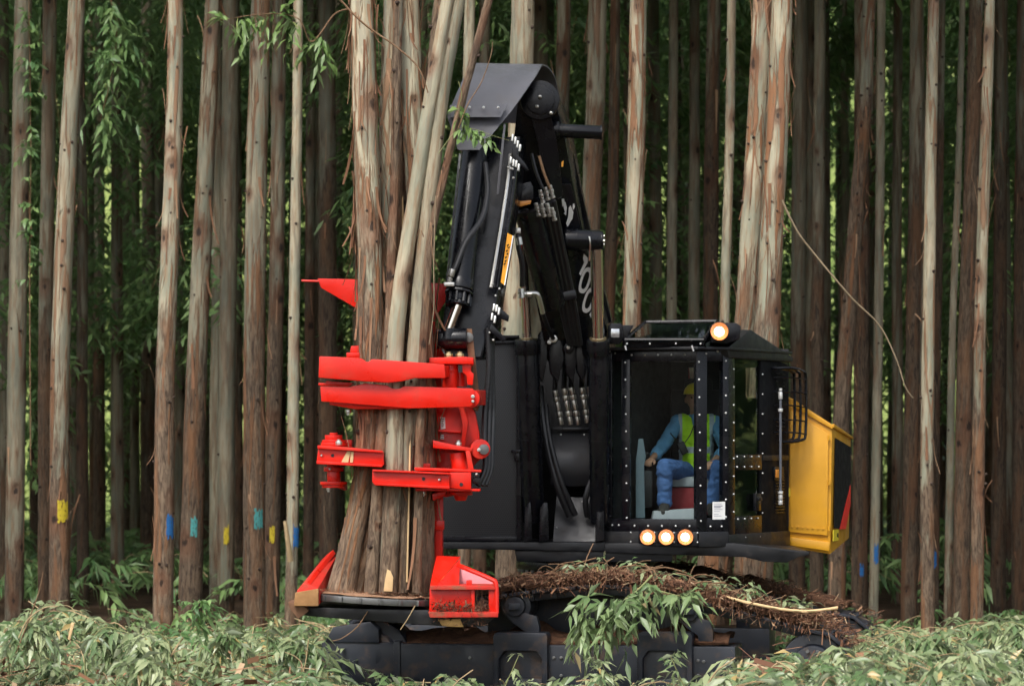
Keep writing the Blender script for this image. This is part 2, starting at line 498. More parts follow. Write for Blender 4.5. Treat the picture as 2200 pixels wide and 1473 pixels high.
# ------------------------------------------------------------------ trunks
def trunk_mesh(path, radii, seg=12, name="trunk", rough=0.05, seed=0):
    """path of points from foot to top with radii; uv in metres round and along the stem"""
    n = len(path); rm = sum(radii) / n
    vs = []; fs = []; uvs = []
    for i, (p, r) in enumerate(zip(path, radii)):
        for k in range(seg + 1):
            a = 2 * math.pi * k / seg + math.pi / 2          # seam at the back (+Y)
            kk = k % seg; aa = 2 * math.pi * kk / seg
            w = 1 + rough * mnoise.noise(V((math.cos(aa) * 1.3 + seed * 7.1, math.sin(aa) * 1.3, p[2] * 1.6))) + rough * 1.0 * mnoise.noise(V((math.cos(aa) * 3 + seed, math.sin(aa) * 3, p[2] * 6)))
            vs.append((p[0] + math.cos(a) * r * w, p[1] + math.sin(a) * r * w, p[2]))
            uvs.append((k / seg * 2 * math.pi * rm, p[2]))
    m = seg + 1
    for i in range(n - 1):
        for k in range(seg):
            fs.append((i * m + k, i * m + k + 1, (i + 1) * m + k + 1, (i + 1) * m + k))
    fs.append(tuple((n - 1) * m + k for k in range(seg)))
    fs.append(tuple(k for k in range(seg))[::-1])
    me = bpy.data.meshes.new(name); me.from_pydata(vs, [], fs)
    ul = me.uv_layers.new(name="uv")
    li = np.empty(len(me.loops), np.int32); me.loops.foreach_get("vertex_index", li)
    ul.data.foreach_set("uv", np.asarray(uvs, np.float32)[li].ravel())
    me.shade_smooth(); me.set_sharp_from_angle(angle=R(60)); me.materials.append(BARK)
    return me
def resample(path, radii, step):
    P = []; Rr = []
    for i in range(len(path) - 1):
        a, b = V(path[i]), V(path[i + 1]); n = max(1, int((b - a).length / step))
        for k in range(n):
            t = k / n; P.append(a.lerp(b, t)); Rr.append(radii[i] + (radii[i + 1] - radii[i]) * t)
    P.append(V(path[-1])); Rr.append(radii[-1])
    # soften the bends
    for _ in range(3):
        Q = [P[0]] + [(P[i - 1] + P[i] * 2 + P[i + 1]) / 4 for i in range(1, len(P) - 1)] + [P[-1]]
        P = Q
    return P, Rr
def at_height(P, Rr, z):
    for i in range(len(P) - 1):
        if P[i].z <= z <= P[i + 1].z:
            t = (z - P[i].z) / max(1e-6, P[i + 1].z - P[i].z)
            return P[i].lerp(P[i + 1], t), Rr[i] + (Rr[i + 1] - Rr[i]) * t
    return P[-1], Rr[-1]
def peel_strips(P, Rr, zlo, zhi, count, rnd, size=1.0, front=True):
    """curled ribbons of shed bark still hanging on the stem"""
    mb = MB()
    for _ in range(count):
        z = rnd.uniform(zlo, zhi); c, r = at_height(P, Rr, z)
        a = rnd.uniform(-math.pi, 0) if front else rnd.uniform(0, 2 * math.pi)
        if rnd.random() < 0.5: a = rnd.choice([-math.pi, 0.0]) + rnd.gauss(0, 0.25)
        o = V((math.cos(a), math.sin(a), 0)); s = V((-math.sin(a), math.cos(a), 0))
        ln = rnd.uniform(0.10, 0.6) * size; w = (0.003 + 0.017 * rnd.random() ** 2) * size
        lift = rnd.uniform(0.01, 0.10) * size * (1 if rnd.random() < 0.6 else 0.3); down = rnd.random() < 0.7
        tw = rnd.uniform(-1.2, 1.2); n = 5; rows = []
        base = c + o * (r * 0.99)
        for i in range(n + 1):
            t = i / n
            q = base + o * (lift * t * t + 0.004) + V((0, 0, -ln * t if down else ln * t)) + s * (tw * 0.06 * t * t * size)
            ss = (s * math.cos(tw * t) + o * math.sin(tw * t)) * (w * (1 - 0.5 * t))
            rows.append((q - ss, q + ss))
        vs = [p for rw in rows for p in rw]
        mb.add(vs, [(2 * i, 2 * i + 1, 2 * i + 3, 2 * i + 2) for i in range(n)])
    return mb
def knots(P, Rr, zlo, zhi, count, rnd):
    mb = MB()
    for _ in range(count):
        z = rnd.uniform(zlo, zhi); c, r = at_height(P, Rr, z)
        a = rnd.uniform(-math.pi, 0); o = V((math.cos(a), math.sin(a), rnd.uniform(0, 0.4)))
        k = rnd.uniform(0.010, 0.02)
        mb.cyl(c + o * (r * 0.9), c + o * (r + k * rnd.uniform(0.5, 1.6)), k * 1.2, k * 0.7, seg=7)
    return mb
KNOT = flat("branch_scar", (0.05, 0.032, 0.022), 0.9, 0, 0.5)
def spray(name, col):
    """brushed marking paint that misses the hollows of the bark"""
    M = MAT(name); c = M.coord(); n = M.noise(M.vmul(c, (55, 55, 22)), 1, 4, 0.7); n2 = M.noise(c, 20, 3)
    M.set(M.mix(n2, col, tuple(x * 0.7 for x in col)), 0.8)
    tr = M.n("ShaderNodeBsdfTransparent"); mx = M.n("ShaderNodeMixShader"); M.put(mx.inputs[0], M.ramp(n, 0.36, 0.46))
    M.l(tr.outputs[0], mx.inputs[1]); M.l(M.b.outputs[0], mx.inputs[2]); M.l(mx.outputs[0], M.out.inputs['Surface'])
    return M.m
PAINTS = {c: spray(c + "_marking_paint", v) for c, v in
          dict(yellow=(0.55, 0.42, 0.02), blue=(0.02, 0.15, 0.42), teal=(0.07, 0.30, 0.29)).items()}
def paint_mark(P, Rr, px, py, wpx, hpx, Y, mat, parent, seed):
    rnd = random.Random(seed)
    mid = W(px, py, Y); c, r = at_height(P, Rr, mid.z)
    xr = max(-0.93, min(0.93, (mid.x - c.x) / r)); a0 = -math.acos(xr)
    hw = PL(wpx, Y) / 2 / r / max(0.45, math.sin(-a0)); hh = PL(hpx, Y) / 2
    cols = 7; vs = []; fs = []
    for j in range(9):
        for i in range(cols + 1):
            a = a0 - hw + 2 * hw * i / cols
            rag = rnd.uniform(-0.012, 0.012) if i in (0, cols) else 0
            t = j / 8; z = mid.z - hh + 2 * hh * t
            if j in (0, 8): z += rnd.uniform(-0.035, 0.035)
            cc, rr = at_height(P, Rr, z)
            rr = rr * 1.05 + 0.004
            vs.append((cc.x + math.cos(a + rag) * rr, cc.y + math.sin(a + rag) * rr, z))
    for j in range(8):
        for i in range(cols):
            fs.append((j * (cols + 1) + i, j * (cols + 1) + i + 1, (j + 1) * (cols + 1) + i + 1, (j + 1) * (cols + 1) + i))
    mb = MB(); mb.v = vs; mb.f = fs
    return mb.build("paint_mark", mat, parent, 60)

TREE_G = "eucalyptus trees of the plantation"
def traced_tree(label, pix, d_top, d_bot, Y, py_tr, tint, peel=0.5, marks=(), strips=10, kn=8, seed=0, crown=True):
    """a stem of the front rows: pix lists where it runs in the picture from top to foot, at its own depth Y"""
    rnd = random.Random(seed)
    pts = [W(p[0], p[1], Y) for p in pix][::-1]
    r_bot = PL(d_bot, Y) / 2; r_top = PL(d_top, Y) / 2
    foot = pts[0]; top = pts[-1]
    base = V((foot.x + (foot.x - pts[1].x) * 0.05, Y, ground_z(foot.x, Y) - 0.15))
    slope = (top - pts[-2]); slope = slope / max(0.1, slope.z)
    end = top + slope * (15.5 - top.z) * 0.4; end.z = 15.5
    path = [base] + pts + [end]
    zs = [p.z for p in path]
    rr = [r_bot * 1.12] + ([PL(p[2], Y) / 2 for p in pix][::-1] if len(pix[0]) > 2 else [r_bot + (r_top - r_bot) * (p.z - foot.z) / max(0.1, top.z - foot.z) for p in pts]) + [r_top * 0.55]
    P, Rr = resample(path, rr, 0.22)
    t = thing("eucalyptus_tree", (base.x, base.y, 0), label, "tree", TREE_G)
    tr = link("trunk", trunk_mesh(P, Rr, 16, rough=0.07, seed=seed), t)
    tr["trans"] = W(0, py_tr, Y).z; tr["tint"] = tint; tr["peel"] = peel
    zvis = top.z + 0.3
    if strips:
        peel_strips(P, Rr, max(0.8, foot.z), zvis, int(strips * 1.6), rnd, 1.05).build("bark_strips", PEEL, t, 60, kind="stuff")
    if kn:
        knots(P, Rr, 0.6, zvis, kn, rnd).build("branch_scars", KNOT, t, 40, kind="stuff")
    for i, (c, px, py, w, h) in enumerate(marks):
        paint_mark(P, Rr, px, py, w, h, Y, PAINTS[c], t, seed * 10 + i)
    if crown:
        c = link("crown", HIGH[seed % 3], t)
        c.matrix_parent_inverse = Matrix.Identity(4)
        c.location = (end.x - base.x, 0, rnd.uniform(-0.3, 1.5)); c.rotation_euler.z = rnd.uniform(0, 6.28)
    return t, P, Rr

TREES = [
 ("grey trunk at the left edge with green leaves climbing its right side", [(50,0),(44,350),(36,750),(30,1340)], 38, 42, 9.5, 1180, .62, .3, (), 4, 6),
 ("slim pale trunk just left of the trunk with the yellow paint mark", [(107,0),(103,350),(98,700),(98,1340)], 30, 34, 10.5, 640, .70, .5, (), 5, 6),
 ("pale upper trunk turning rusty brown, broad yellow paint mark at chest height", [(166,0),(150,250),(137,550),(128,800),(128,1360)], 36, 46, 7.0, 900, .86, .8, (("yellow",138,1097,20,42),), 22, 12),
 ("brightest cream trunk on the left with one blue paint mark", [(377,0),(376,200),(368,450),(356,750),(352,1100),(350,1372)], 33, 46, 5.6, 690, 1.12, .8, (("blue",367,1130,13,46),), 26, 14),
 ("brown trunk with teal mark right of the cream trunk", [(458,0),(447,250),(430,600),(418,900),(408,1350)], 34, 52, 8.2, 760, .72, .8, (("teal",419,1130,13,38),), 18, 10),
 ("dark grey trunk with narrow yellow mark at its right edge", [(497,0),(492,500),(487,900),(484,1345)], 36, 38, 11.0, 1240, .52, .4, (("yellow",488,1149,10,38),), 4, 6),
 ("thick reddish trunk with teal mark near the middle of the left stand", [(562,0),(552,350),(546,750),(546,1355)], 44, 48, 7.2, 640, .88, .9, (("teal",557,1114,17,38),), 26, 12),
 ("brown trunk with yellow mark pressed against the thick teal-marked trunk", [(600,0),(596,500),(588,900),(583,1350)], 30, 36, 8.8, 560, .62, .7, (("yellow",586,1146,10,38),), 10, 6),
 ("thin smooth pale trunk with blue mark left of the red head", [(641,0),(637,350),(631,750),(629,1100),(624,1360)], 21, 27, 6.2, 1190, 1.02, .25, (("blue",638,1151,11,46),), 8, 12),
 ("dark trunk behind the left tip of the red clamp arms", [(702,0),(704,500),(704,900),(706,1345)], 36, 42, 11.2, 350, .5, .5, (), 4, 5),
 ("slender dark trunk between the thin pale trunk and the bundle", [(668,0),(666,600),(662,1345)], 20, 24, 12.5, 500, .5, .4, (), 3, 4),
 ("pale twin-streaked trunk rising behind the curved boom hood", [(1124,0),(1110,500),(1098,900),(1090,1350)], 50, 58, 5.0, 960, .86, .35, (), 8, 10),
 ("narrow pale trunk left of the boom hood", [(1010,0),(1003,300),(1000,700),(996,1350)], 23, 28, 6.0, 980, .92, .4, (), 6, 6),
 ("shaded trunk between the two pale trunks above the hood", [(1042,0),(1036,500),(1030,1350)], 24, 28, 10.5, 700, .6, .4, (), 3, 4),
 ("brown trunk just right of the hood above the upper boom pin", [(1212,0),(1206,300),(1200,700),(1196,1350)], 30, 38, 9.5, 120, .62, .9, (), 10, 8),
 ("wide grey trunk behind the open end of the upper boom pin", [(1284,0),(1278,250),(1268,500),(1258,900),(1254,1350)], 40, 46, 7.6, 300, .74, .8, (), 14, 10),
 ("brown trunk touching the right side of the wide grey trunk behind the boom", [(1322,0),(1318,400),(1306,700),(1300,1350)], 22, 30, 9.8, 60, .58, .9, (), 8, 6),
 ("pale pink-brown trunk rising above the unlit roof lamp", [(1371,0),(1368,250),(1361,500),(1357,720),(1352,1350)], 36, 44, 5.4, 600, 1.0, 1.0, (), 30, 14),
 ("thin grey trunk right of the trunk above the unlit lamp", [(1448,0),(1444,500),(1440,1350)], 20, 26, 11.5, 900, .62, .3, (), 3, 5),
 ("second thin grey trunk above the cab skylight", [(1492,0),(1492,400),(1488,1350)], 22, 28, 12.5, 800, .58, .3, (), 3, 5),
 ("dark brown trunk above the cab skylight", [(1534,0),(1528,400),(1522,1350)], 30, 36, 10.8, 150, .52, .8, (), 6, 6),
 ("slim smooth pale trunk above the right end of the skylight", [(1572,0),(1568,300),(1556,680),(1548,1350)], 19, 24, 6.4, 760, .98, .4, (), 8, 8),
 ("left stem of the big peeling pair above the lit roof lamp", [(1640,0,44),(1628,250,44),(1616,450,44),(1602,700,48),(1562,1000,64),(1522,1330,84)], 44, 84, 4.0, 640, 1.08, 1.0, (), 46, 16),
 ("right stem of the big peeling pair above the lit roof lamp", [(1681,0,46),(1672,250,48),(1660,450,49),(1648,700,54),(1630,1000,72),(1614,1330,92)], 46, 92, 3.7, 560, 1.12, 1.0, (), 60, 18),
 ("dark trunk immediately right of the big peeling pair", [(1722,0),(1716,500),(1712,1350)], 30, 36, 10.5, 700, .5, .4, (), 4, 5),
 ("grey trunk rising behind the top corner of the yellow body panel", [(1762,0),(1758,500),(1754,1350)], 24, 30, 9.5, 560, .6, .4, (), 4, 6),
 ("leaning reddish trunk with a kink behind the yellow panel", [(1868,0),(1858,250),(1842,420),(1826,640),(1806,900),(1796,1345)], 28, 40, 8.0, 140, .74, 1.0, (), 22, 10),
 ("straight bare grey trunk with blue mark right of the yellow panel", [(1893,0),(1890,500),(1884,900),(1876,1350)], 19, 22, 8.6, 1300, .74, .1, (("blue",1881,1190,9,40),), 2, 8),
 ("rough brown trunk with faint blue mark beside the yellow panel", [(1850,0),(1852,500),(1850,900),(1846,1350)], 30, 36, 9.2, 250, .55, .7, (("blue",1849,1222,8,22),), 5, 6),
 ("mottled brown trunk left of the cream trunk on the right", [(1968,0),(1966,500),(1958,900),(1952,1350)], 26, 36, 9.0, 350, .62, .7, (), 8, 7),
 ("bright cream trunk with rusty blotches standing right of the machine", [(2006,0),(2000,300),(1996,650),(1991,950),(1993,1370)], 24, 30, 5.9, 980, 1.05, .8, (), 18, 12),
 ("thin dark trunk with blue mark behind the bright cream right trunk", [(2022,0),(2016,500),(2008,900),(2006,1350)], 18, 24, 9.6, 200, .56, .6, (("blue",2006,1200,8,34),), 4, 5),
 ("very thin straight grey sapling trunk in the right stand", [(2068,0),(2060,350),(2046,700),(2036,1345)], 13, 19, 8.8, 1250, .76, .2, (), 3, 6),
 ("reddish brown rough trunk between the thin sapling and the pale right trunk", [(2098,0),(2086,400),(2072,800),(2064,1350)], 30, 38, 8.0, -60, .78, .5, (), 10, 7),
 ("pale knotted trunk second brightest in the right stand", [(2127,0),(2116,350),(2106,650),(2102,1000),(2098,1360)], 23, 30, 6.2, 720, .98, .8, (), 20, 12),
 ("dark brown trunk near the right edge of the picture", [(2152,0),(2148,600),(2144,1350)], 26, 34, 10.2, 300, .5, .6, (), 5, 5),
 ("outermost dark trunk cut by the right picture edge", [(2198,0),(2192,600),(2188,1350)], 26, 32, 9.8, 250, .52, .6, (), 6, 5),
]
front_px = []
for i, t in enumerate(TREES):
    lab, pix, dt, db, Y, ptr, tint, peel, marks, st, kn = t
    traced_tree(lab, pix, dt, db, Y, ptr, tint, peel, marks, st, kn, seed=i + 1)
    front_px.append((W(pix[-1][0], 0, Y).x, Y))

# background rows of the plantation
def generic_trunk(seed):
    rnd = random.Random(seed); P = []; Rr = []
    lx, ly = rnd.uniform(-0.25, 0.25), rnd.uniform(-0.2, 0.2); r0 = rnd.uniform(0.10, 0.17)
    for i in range(40):
        z = -0.2 + i * 0.42; t = i / 39
        P.append(V((lx * t + 0.05 * mnoise.noise(V((z * 0.3, seed, 0))), ly * t + 0.05 * mnoise.noise(V((z * 0.3, seed, 9))), z)))
        Rr.append(r0 * (1.12 - 0.62 * t))
    return trunk_mesh(P, Rr, 12, rough=0.06, seed=seed)
GEN = [generic_trunk(s) for s in range(60, 68)]
rb = random.Random(42)
SHORT = ["left-edge creeper trunk", "slim pale left trunk", "yellow-marked rusty trunk", "cream blue-marked trunk", "brown teal-marked trunk", "grey yellow-marked trunk", "thick teal-marked trunk",
 "brown yellow-marked trunk", "thin pale blue-marked trunk", "dark clamp-arm trunk", "slender dark trunk", "pale trunk behind hood", "narrow pale trunk", "shaded trunk above hood", "brown upper-pin trunk", "wide grey trunk",
 "brown boom trunk", "pink-brown trunk", "thin grey trunk", "second thin grey trunk", "dark skylight trunk", "slim pale trunk", "left peeling stem", "right peeling stem", "dark trunk by the pair", "grey panel trunk",
 "leaning reddish trunk", "bare blue-marked trunk", "rough blue-marked trunk", "mottled brown trunk", "bright cream right trunk", "thin blue-marked trunk", "thin sapling", "reddish rough trunk", "pale knotted trunk",
 "dark right-hand trunk", "outermost right trunk"]
FRONT_MID = sorted((sum(p[0] for p in t[1]) / len(t[1]), SHORT[i]) for i, t in enumerate(TREES))
def deep_label(x, y, s, trn):
    px = 1100 + x * S0 * D / (y + D)
    if px < 0: return "shaded trunk standing beyond the left picture edge"
    if px > 2200: return "shaded trunk standing beyond the right picture edge"
    look = ("slim " if s < 0.7 else "stout " if s > 0.9 else "") + ("brown" if trn > 3 else "grey")
    far = "near" if y < 16 else "middle" if y < 23 else "far"
    l = [n for a, n in FRONT_MID if a <= px]; r = [n for a, n in FRONT_MID if a > px]
    if not l: return "%s shaded %s-row trunk left of the %s" % (look, far, r[0])
    if not r: return "%s shaded %s-row trunk right of the %s" % (look, far, l[-1])
    return "%s shaded %s-row trunk behind %s and %s" % (look, far, l[-1], r[0])
Y = 10.8; row = 0
while Y < 31:
    half = 0.1746 * (Y + D) + 2.4
    x = -half - 1.5 + rb.uniform(0, 2.0)
    while x < half + 3:
        yy = Y + rb.uniform(-0.5, 0.5); xx = x + rb.uniform(-0.5, 0.5)
        x += rb.uniform(1.05, 1.8)
        if any(abs(xx - a) < 0.7 and abs(yy - b) < 0.9 for a, b in front_px):
            continue
        s = rb.uniform(0.5, 1.05); trn = rb.choice((0.6, 1.2, 2.2, 3.5, 5.0)) + rb.uniform(-.6, .6)
        t = thing("eucalyptus_tree", (xx, yy, 0), deep_label(xx, yy, s, trn), "tree", "shaded trees deep in the plantation")
        tr = link("trunk", GEN[rb.randrange(8)], t); tr.matrix_parent_inverse = Matrix.Identity(4)
        tr.rotation_euler.z = rb.choice((0, 0.4, -0.4, 0.8, -0.8)); tr.scale = (s, s, 1)
        tr["trans"] = trn; tr["tint"] = rb.uniform(0.45, 0.85); tr["peel"] = rb.uniform(0.1, 0.8)
        low = yy > 11.0 and rb.random() < 0.68
        c = link("crown", (LOW if low else HIGH)[rb.randrange(4 if low else 3)], t); c.matrix_parent_inverse = Matrix.Identity(4)
        c.rotation_euler.z = rb.uniform(0, 6.28); c.location.z = rb.uniform(-0.4, 1.2)
    Y += 2.3; row += 1

# the front rows run on beyond the picture on both sides
for side_, n_ in ((1, 9), (-1, 5)):
    for k in range(n_):
        yy = rb.uniform(4.5, 9.5); xx = side_ * (0.1746 * (yy + D) + 0.7 + k * 1.0 + rb.uniform(-.2, .2))
        t = thing("eucalyptus_tree", (xx, yy, 0), "front-row trunk standing beyond the %s picture edge" % ("right" if side_ > 0 else "left"), "tree", "front-row trees beyond the picture")
        tr = link("trunk", GEN[rb.randrange(8)], t); tr.matrix_parent_inverse = Matrix.Identity(4)
        tr["trans"] = rb.uniform(2, 6); tr["tint"] = rb.uniform(0.6, 0.9); tr["peel"] = 0.6
        c = link("crown", HIGH[rb.randrange(3)], t); c.matrix_parent_inverse = Matrix.Identity(4); c.rotation_euler.z = rb.uniform(0, 6.28)

# bushes on the bright far edge of the plantation
def thicket():
    rng = np.random.default_rng(77); n = 2600
    O = np.stack([rng.uniform(-14, 14, n), rng.uniform(33, 38, n), 0.2 + 8.5 * rng.random(n) ** 1.7], 1)
    cx = rng.uniform(-14, 14, 60); ch = rng.uniform(1.5, 8.0, 60)
    i = rng.integers(0, 60, n)
    O[:, 0] = cx[i] + rng.normal(0, 0.55, n); O[:, 2] = 0.2 + ch[i] * rng.random(n)
    B = unit(rng.normal(0, 0.6, (n, 3)) + np.array([[0, -0.3, 0.3]]))
    v, f, r = sprays(O, B, 0.5 + 0.5 * rng.random(n), 9, 0.32, 0.09, 0.5, rng, quad=True)
    return np_mesh("thicket", v, f, LEAF_BRIGHT, r)
def side_wood():
    rng = np.random.default_rng(78); n = 1500
    side = np.where(rng.random(n) < 0.7, 1.0, -1.0)
    O = np.stack([side * rng.uniform(17, 26, n), rng.uniform(2, 34, n), 9.5 * rng.random(n)], 1)
    B = unit(rng.normal(0, 0.6, (n, 3)) + np.array([[0, -0.2, 0.2]]))
    v, f, r = sprays(O, B, 0.8 + 0.6 * rng.random(n), 9, 0.8, 0.28, 0.5, rng, quad=True)
    return np_mesh("side_wood", v, f, LEAF_FAR, r)
sw_ = link("side_wood", side_wood()); tag(sw_, "dense leafy wood continuing beyond both sides of the picture", "wood", None, "stuff")
th = link("thicket", thicket()); tag(th, "bright green undergrowth along the far edge of the plantation", "undergrowth", None, "stuff")

# ------------------------------------------------------------------ machine materials
BLACK = paint("black_machine_paint", (0.005, 0.0056, 0.0082), (0.028, 0.028, 0.032), 0.22, (0.035, 0.028, 0.023), 0.22, 0.36)
BLACK_DULL = paint("dull_black_paint", (0.007, 0.0075, 0.0095), (0.035, 0.035, 0.035), 0.38, (0.05, 0.037, 0.027), 0.25)
TRACK_BLACK = paint("dusty_track_paint", (0.020, 0.024, 0.034), (0.075, 0.075, 0.08), 0.36, (0.10, 0.062, 0.04), 0.95)
HOOD = paint("worn_skylit_black_paint", (0.125, 0.125, 0.138), (0.20, 0.20, 0.205), 0.36, (0.12, 0.10, 0.085), 0.25)  # scuffed black paint, with the sky's sheen put into its grey base
SHIELD = paint("scuffed_shield_paint", (0.030, 0.031, 0.036), (0.07, 0.07, 0.072), 0.36, (0.06, 0.05, 0.042), 0.4)
RED = paint("signal_red_paint", (0.72, 0.016, 0.006), (0.24, 0.07, 0.045), 0.30, (0.28, 0.07, 0.035), 0.35, 0.4, 4.0)
RED_DIRTY = paint("muddy_red_paint", (0.60, 0.03, 0.018), (0.35, 0.16, 0.09), 0.55, (0.20, 0.105, 0.06), 1.1, 0.35, 5.0)
YELLOW = paint("machine_yellow_paint", (0.66, 0.32, 0.018), (0.58, 0.29, 0.03), 0.36, (0.5, 0.27, 0.05), 0.2, 0.5, 3.0)
CHROME = flat("chrome_rod", (0.75, 0.70, 0.62), 0.12, 1.0, 0.05)
ZINC = flat("zinc_fitting", (0.62, 0.61, 0.57), 0.3, 0.9, 0.15)
BRASS = flat("zinc_yellow_nut", (0.55, 0.43, 0.24), 0.35, 0.9, 0.2)
BOLT = flat("bright_bolt_head", (0.78, 0.78, 0.76), 0.28, 0.6, 0.1)
RUBBER = flat("hose_rubber", (0.016, 0.016, 0.018), 0.42, 0, 0.3)
RUST = flat("rusty_steel", (0.17, 0.085, 0.045), 0.8, 0.1, 0.4)
STEEL = flat("worn_steel", (0.20, 0.20, 0.195), 0.38, 0.75, 0.25)
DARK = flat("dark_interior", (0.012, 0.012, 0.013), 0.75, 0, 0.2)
WHITE = flat("white_decal", (0.80, 0.80, 0.78), 0.5, 0, 0.04)
INK = flat("black_decal", (0.008, 0.008, 0.009), 0.75, 0, 0.1); INK.node_tree.nodes["Principled BSDF"].inputs["Specular IOR Level"].default_value = 0.2
ORANGE = flat("orange_decal", (0.80, 0.34, 0.02), 0.45, 0, 0.1)
AMBER = flat("amber_lens", (0.75, 0.30, 0.06), 0.25, 0, 0.1)
REDDECAL = flat("red_decal", (0.78, 0.02, 0.015), 0.45, 0, 0.05)
LABELY = flat("yellow_label", (0.80, 0.62, 0.03), 0.5, 0, 0.05)
LENS = flat("unlit_lens", (0.62, 0.64, 0.66), 0.12, 0.7, 0.3)

def glass_material(name, tint, ior=1.32):
    M = MAT(name); nt = M.nt
    nt.nodes.remove(M.b)
    tr = M.n("ShaderNodeBsdfTransparent"); tr.inputs[0].default_value = (*tint, 1)
    gl = M.n("ShaderNodeBsdfGlossy"); gl.inputs['Roughness'].default_value = 0.02
    lw = M.n("ShaderNodeLayerWeight"); lw.inputs[0].default_value = 0.5
    f0 = ((ior - 1) / (ior + 1)) ** 2
    fr = M.math('ADD', M.math('MULTIPLY', M.math('POWER', lw.outputs['Facing'], 5.0), 1 - f0), f0)
    c = M.coord(); dn = M.noise(c, 3.0, 5, 0.65)
    df = M.n("ShaderNodeBsdfDiffuse"); df.inputs[0].default_value = (0.30, 0.29, 0.27, 1)
    m0 = M.n("ShaderNodeMixShader"); M.put(m0.inputs[0], M.ramp(dn, 0.5, 0.85, 0.0, 0.025)); M.l(tr.outputs[0], m0.inputs[1]); M.l(df.outputs[0], m0.inputs[2])
    mx = M.n("ShaderNodeMixShader"); M.l(fr, mx.inputs[0]); M.l(m0.outputs[0], mx.inputs[1]); M.l(gl.outputs[0], mx.inputs[2])
    M.l(mx.outputs[0], M.out.inputs['Surface'])
    return M.m
GLASS = glass_material("cab_glass", (0.80, 0.88, 0.86), 1.24)
GLASS_DARK = glass_material("tinted_side_glass", (0.45, 0.56, 0.52), 1.42)
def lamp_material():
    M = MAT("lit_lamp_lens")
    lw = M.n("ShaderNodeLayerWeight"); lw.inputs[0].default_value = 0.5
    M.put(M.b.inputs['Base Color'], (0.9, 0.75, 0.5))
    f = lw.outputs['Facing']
    M.put(M.b.inputs['Emission Color'], M.mix(M.ramp(f, 0.3, 0.7), (1.0, 0.9, 0.72), (1.0, 0.40, 0.07)))  # glare halo put into the lens colour, orange towards the rim
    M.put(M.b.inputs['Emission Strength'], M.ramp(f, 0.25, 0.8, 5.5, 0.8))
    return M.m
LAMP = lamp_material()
def mesh_guard_material():
    M = MAT("perforated_guard"); c = M.coord()
    sx = M.n("ShaderNodeSeparateXYZ"); M.l(c, sx.inputs[0])
    p = 0.021
    def dots(dx, dz):
        fx = M.math('SUBTRACT', M.math('FRACT', M.math('ADD', M.math('DIVIDE', sx.outputs[0], p), dx + 100)), 0.5)
        fz = M.math('SUBTRACT', M.math('FRACT', M.math('ADD', M.math('DIVIDE', sx.outputs[2], p * 1.732), dz + 100)), 0.5)
        fz = M.math('MULTIPLY', fz, 1.732)
        return M.math('SQRT', M.math('ADD', M.math('MULTIPLY', fx, fx), M.math('MULTIPLY', fz, fz)))
    d = M.math('MINIMUM', dots(0, 0), dots(0.5, 0.5))
    hole = M.ramp(d, 0.30, 0.38, 1.0, 0.0)
    n = M.noise(c, 2.0, 4)
    col = M.mix(hole, M.mix(n, (0.018, 0.019, 0.022), (0.032, 0.033, 0.036)), (0.004, 0.004, 0.005))
    M.bump(hole, -0.5, 0.004)
    return M.set(col, 0.42, 0, 0.5)
GUARD = mesh_guard_material()

# ------------------------------------------------------------------ the feller buncher
FB = thing("feller_buncher", (0.6, -0.3, 0.0), "black tracked tree felling machine with yellow side panel and lit cab lamps", "machine")

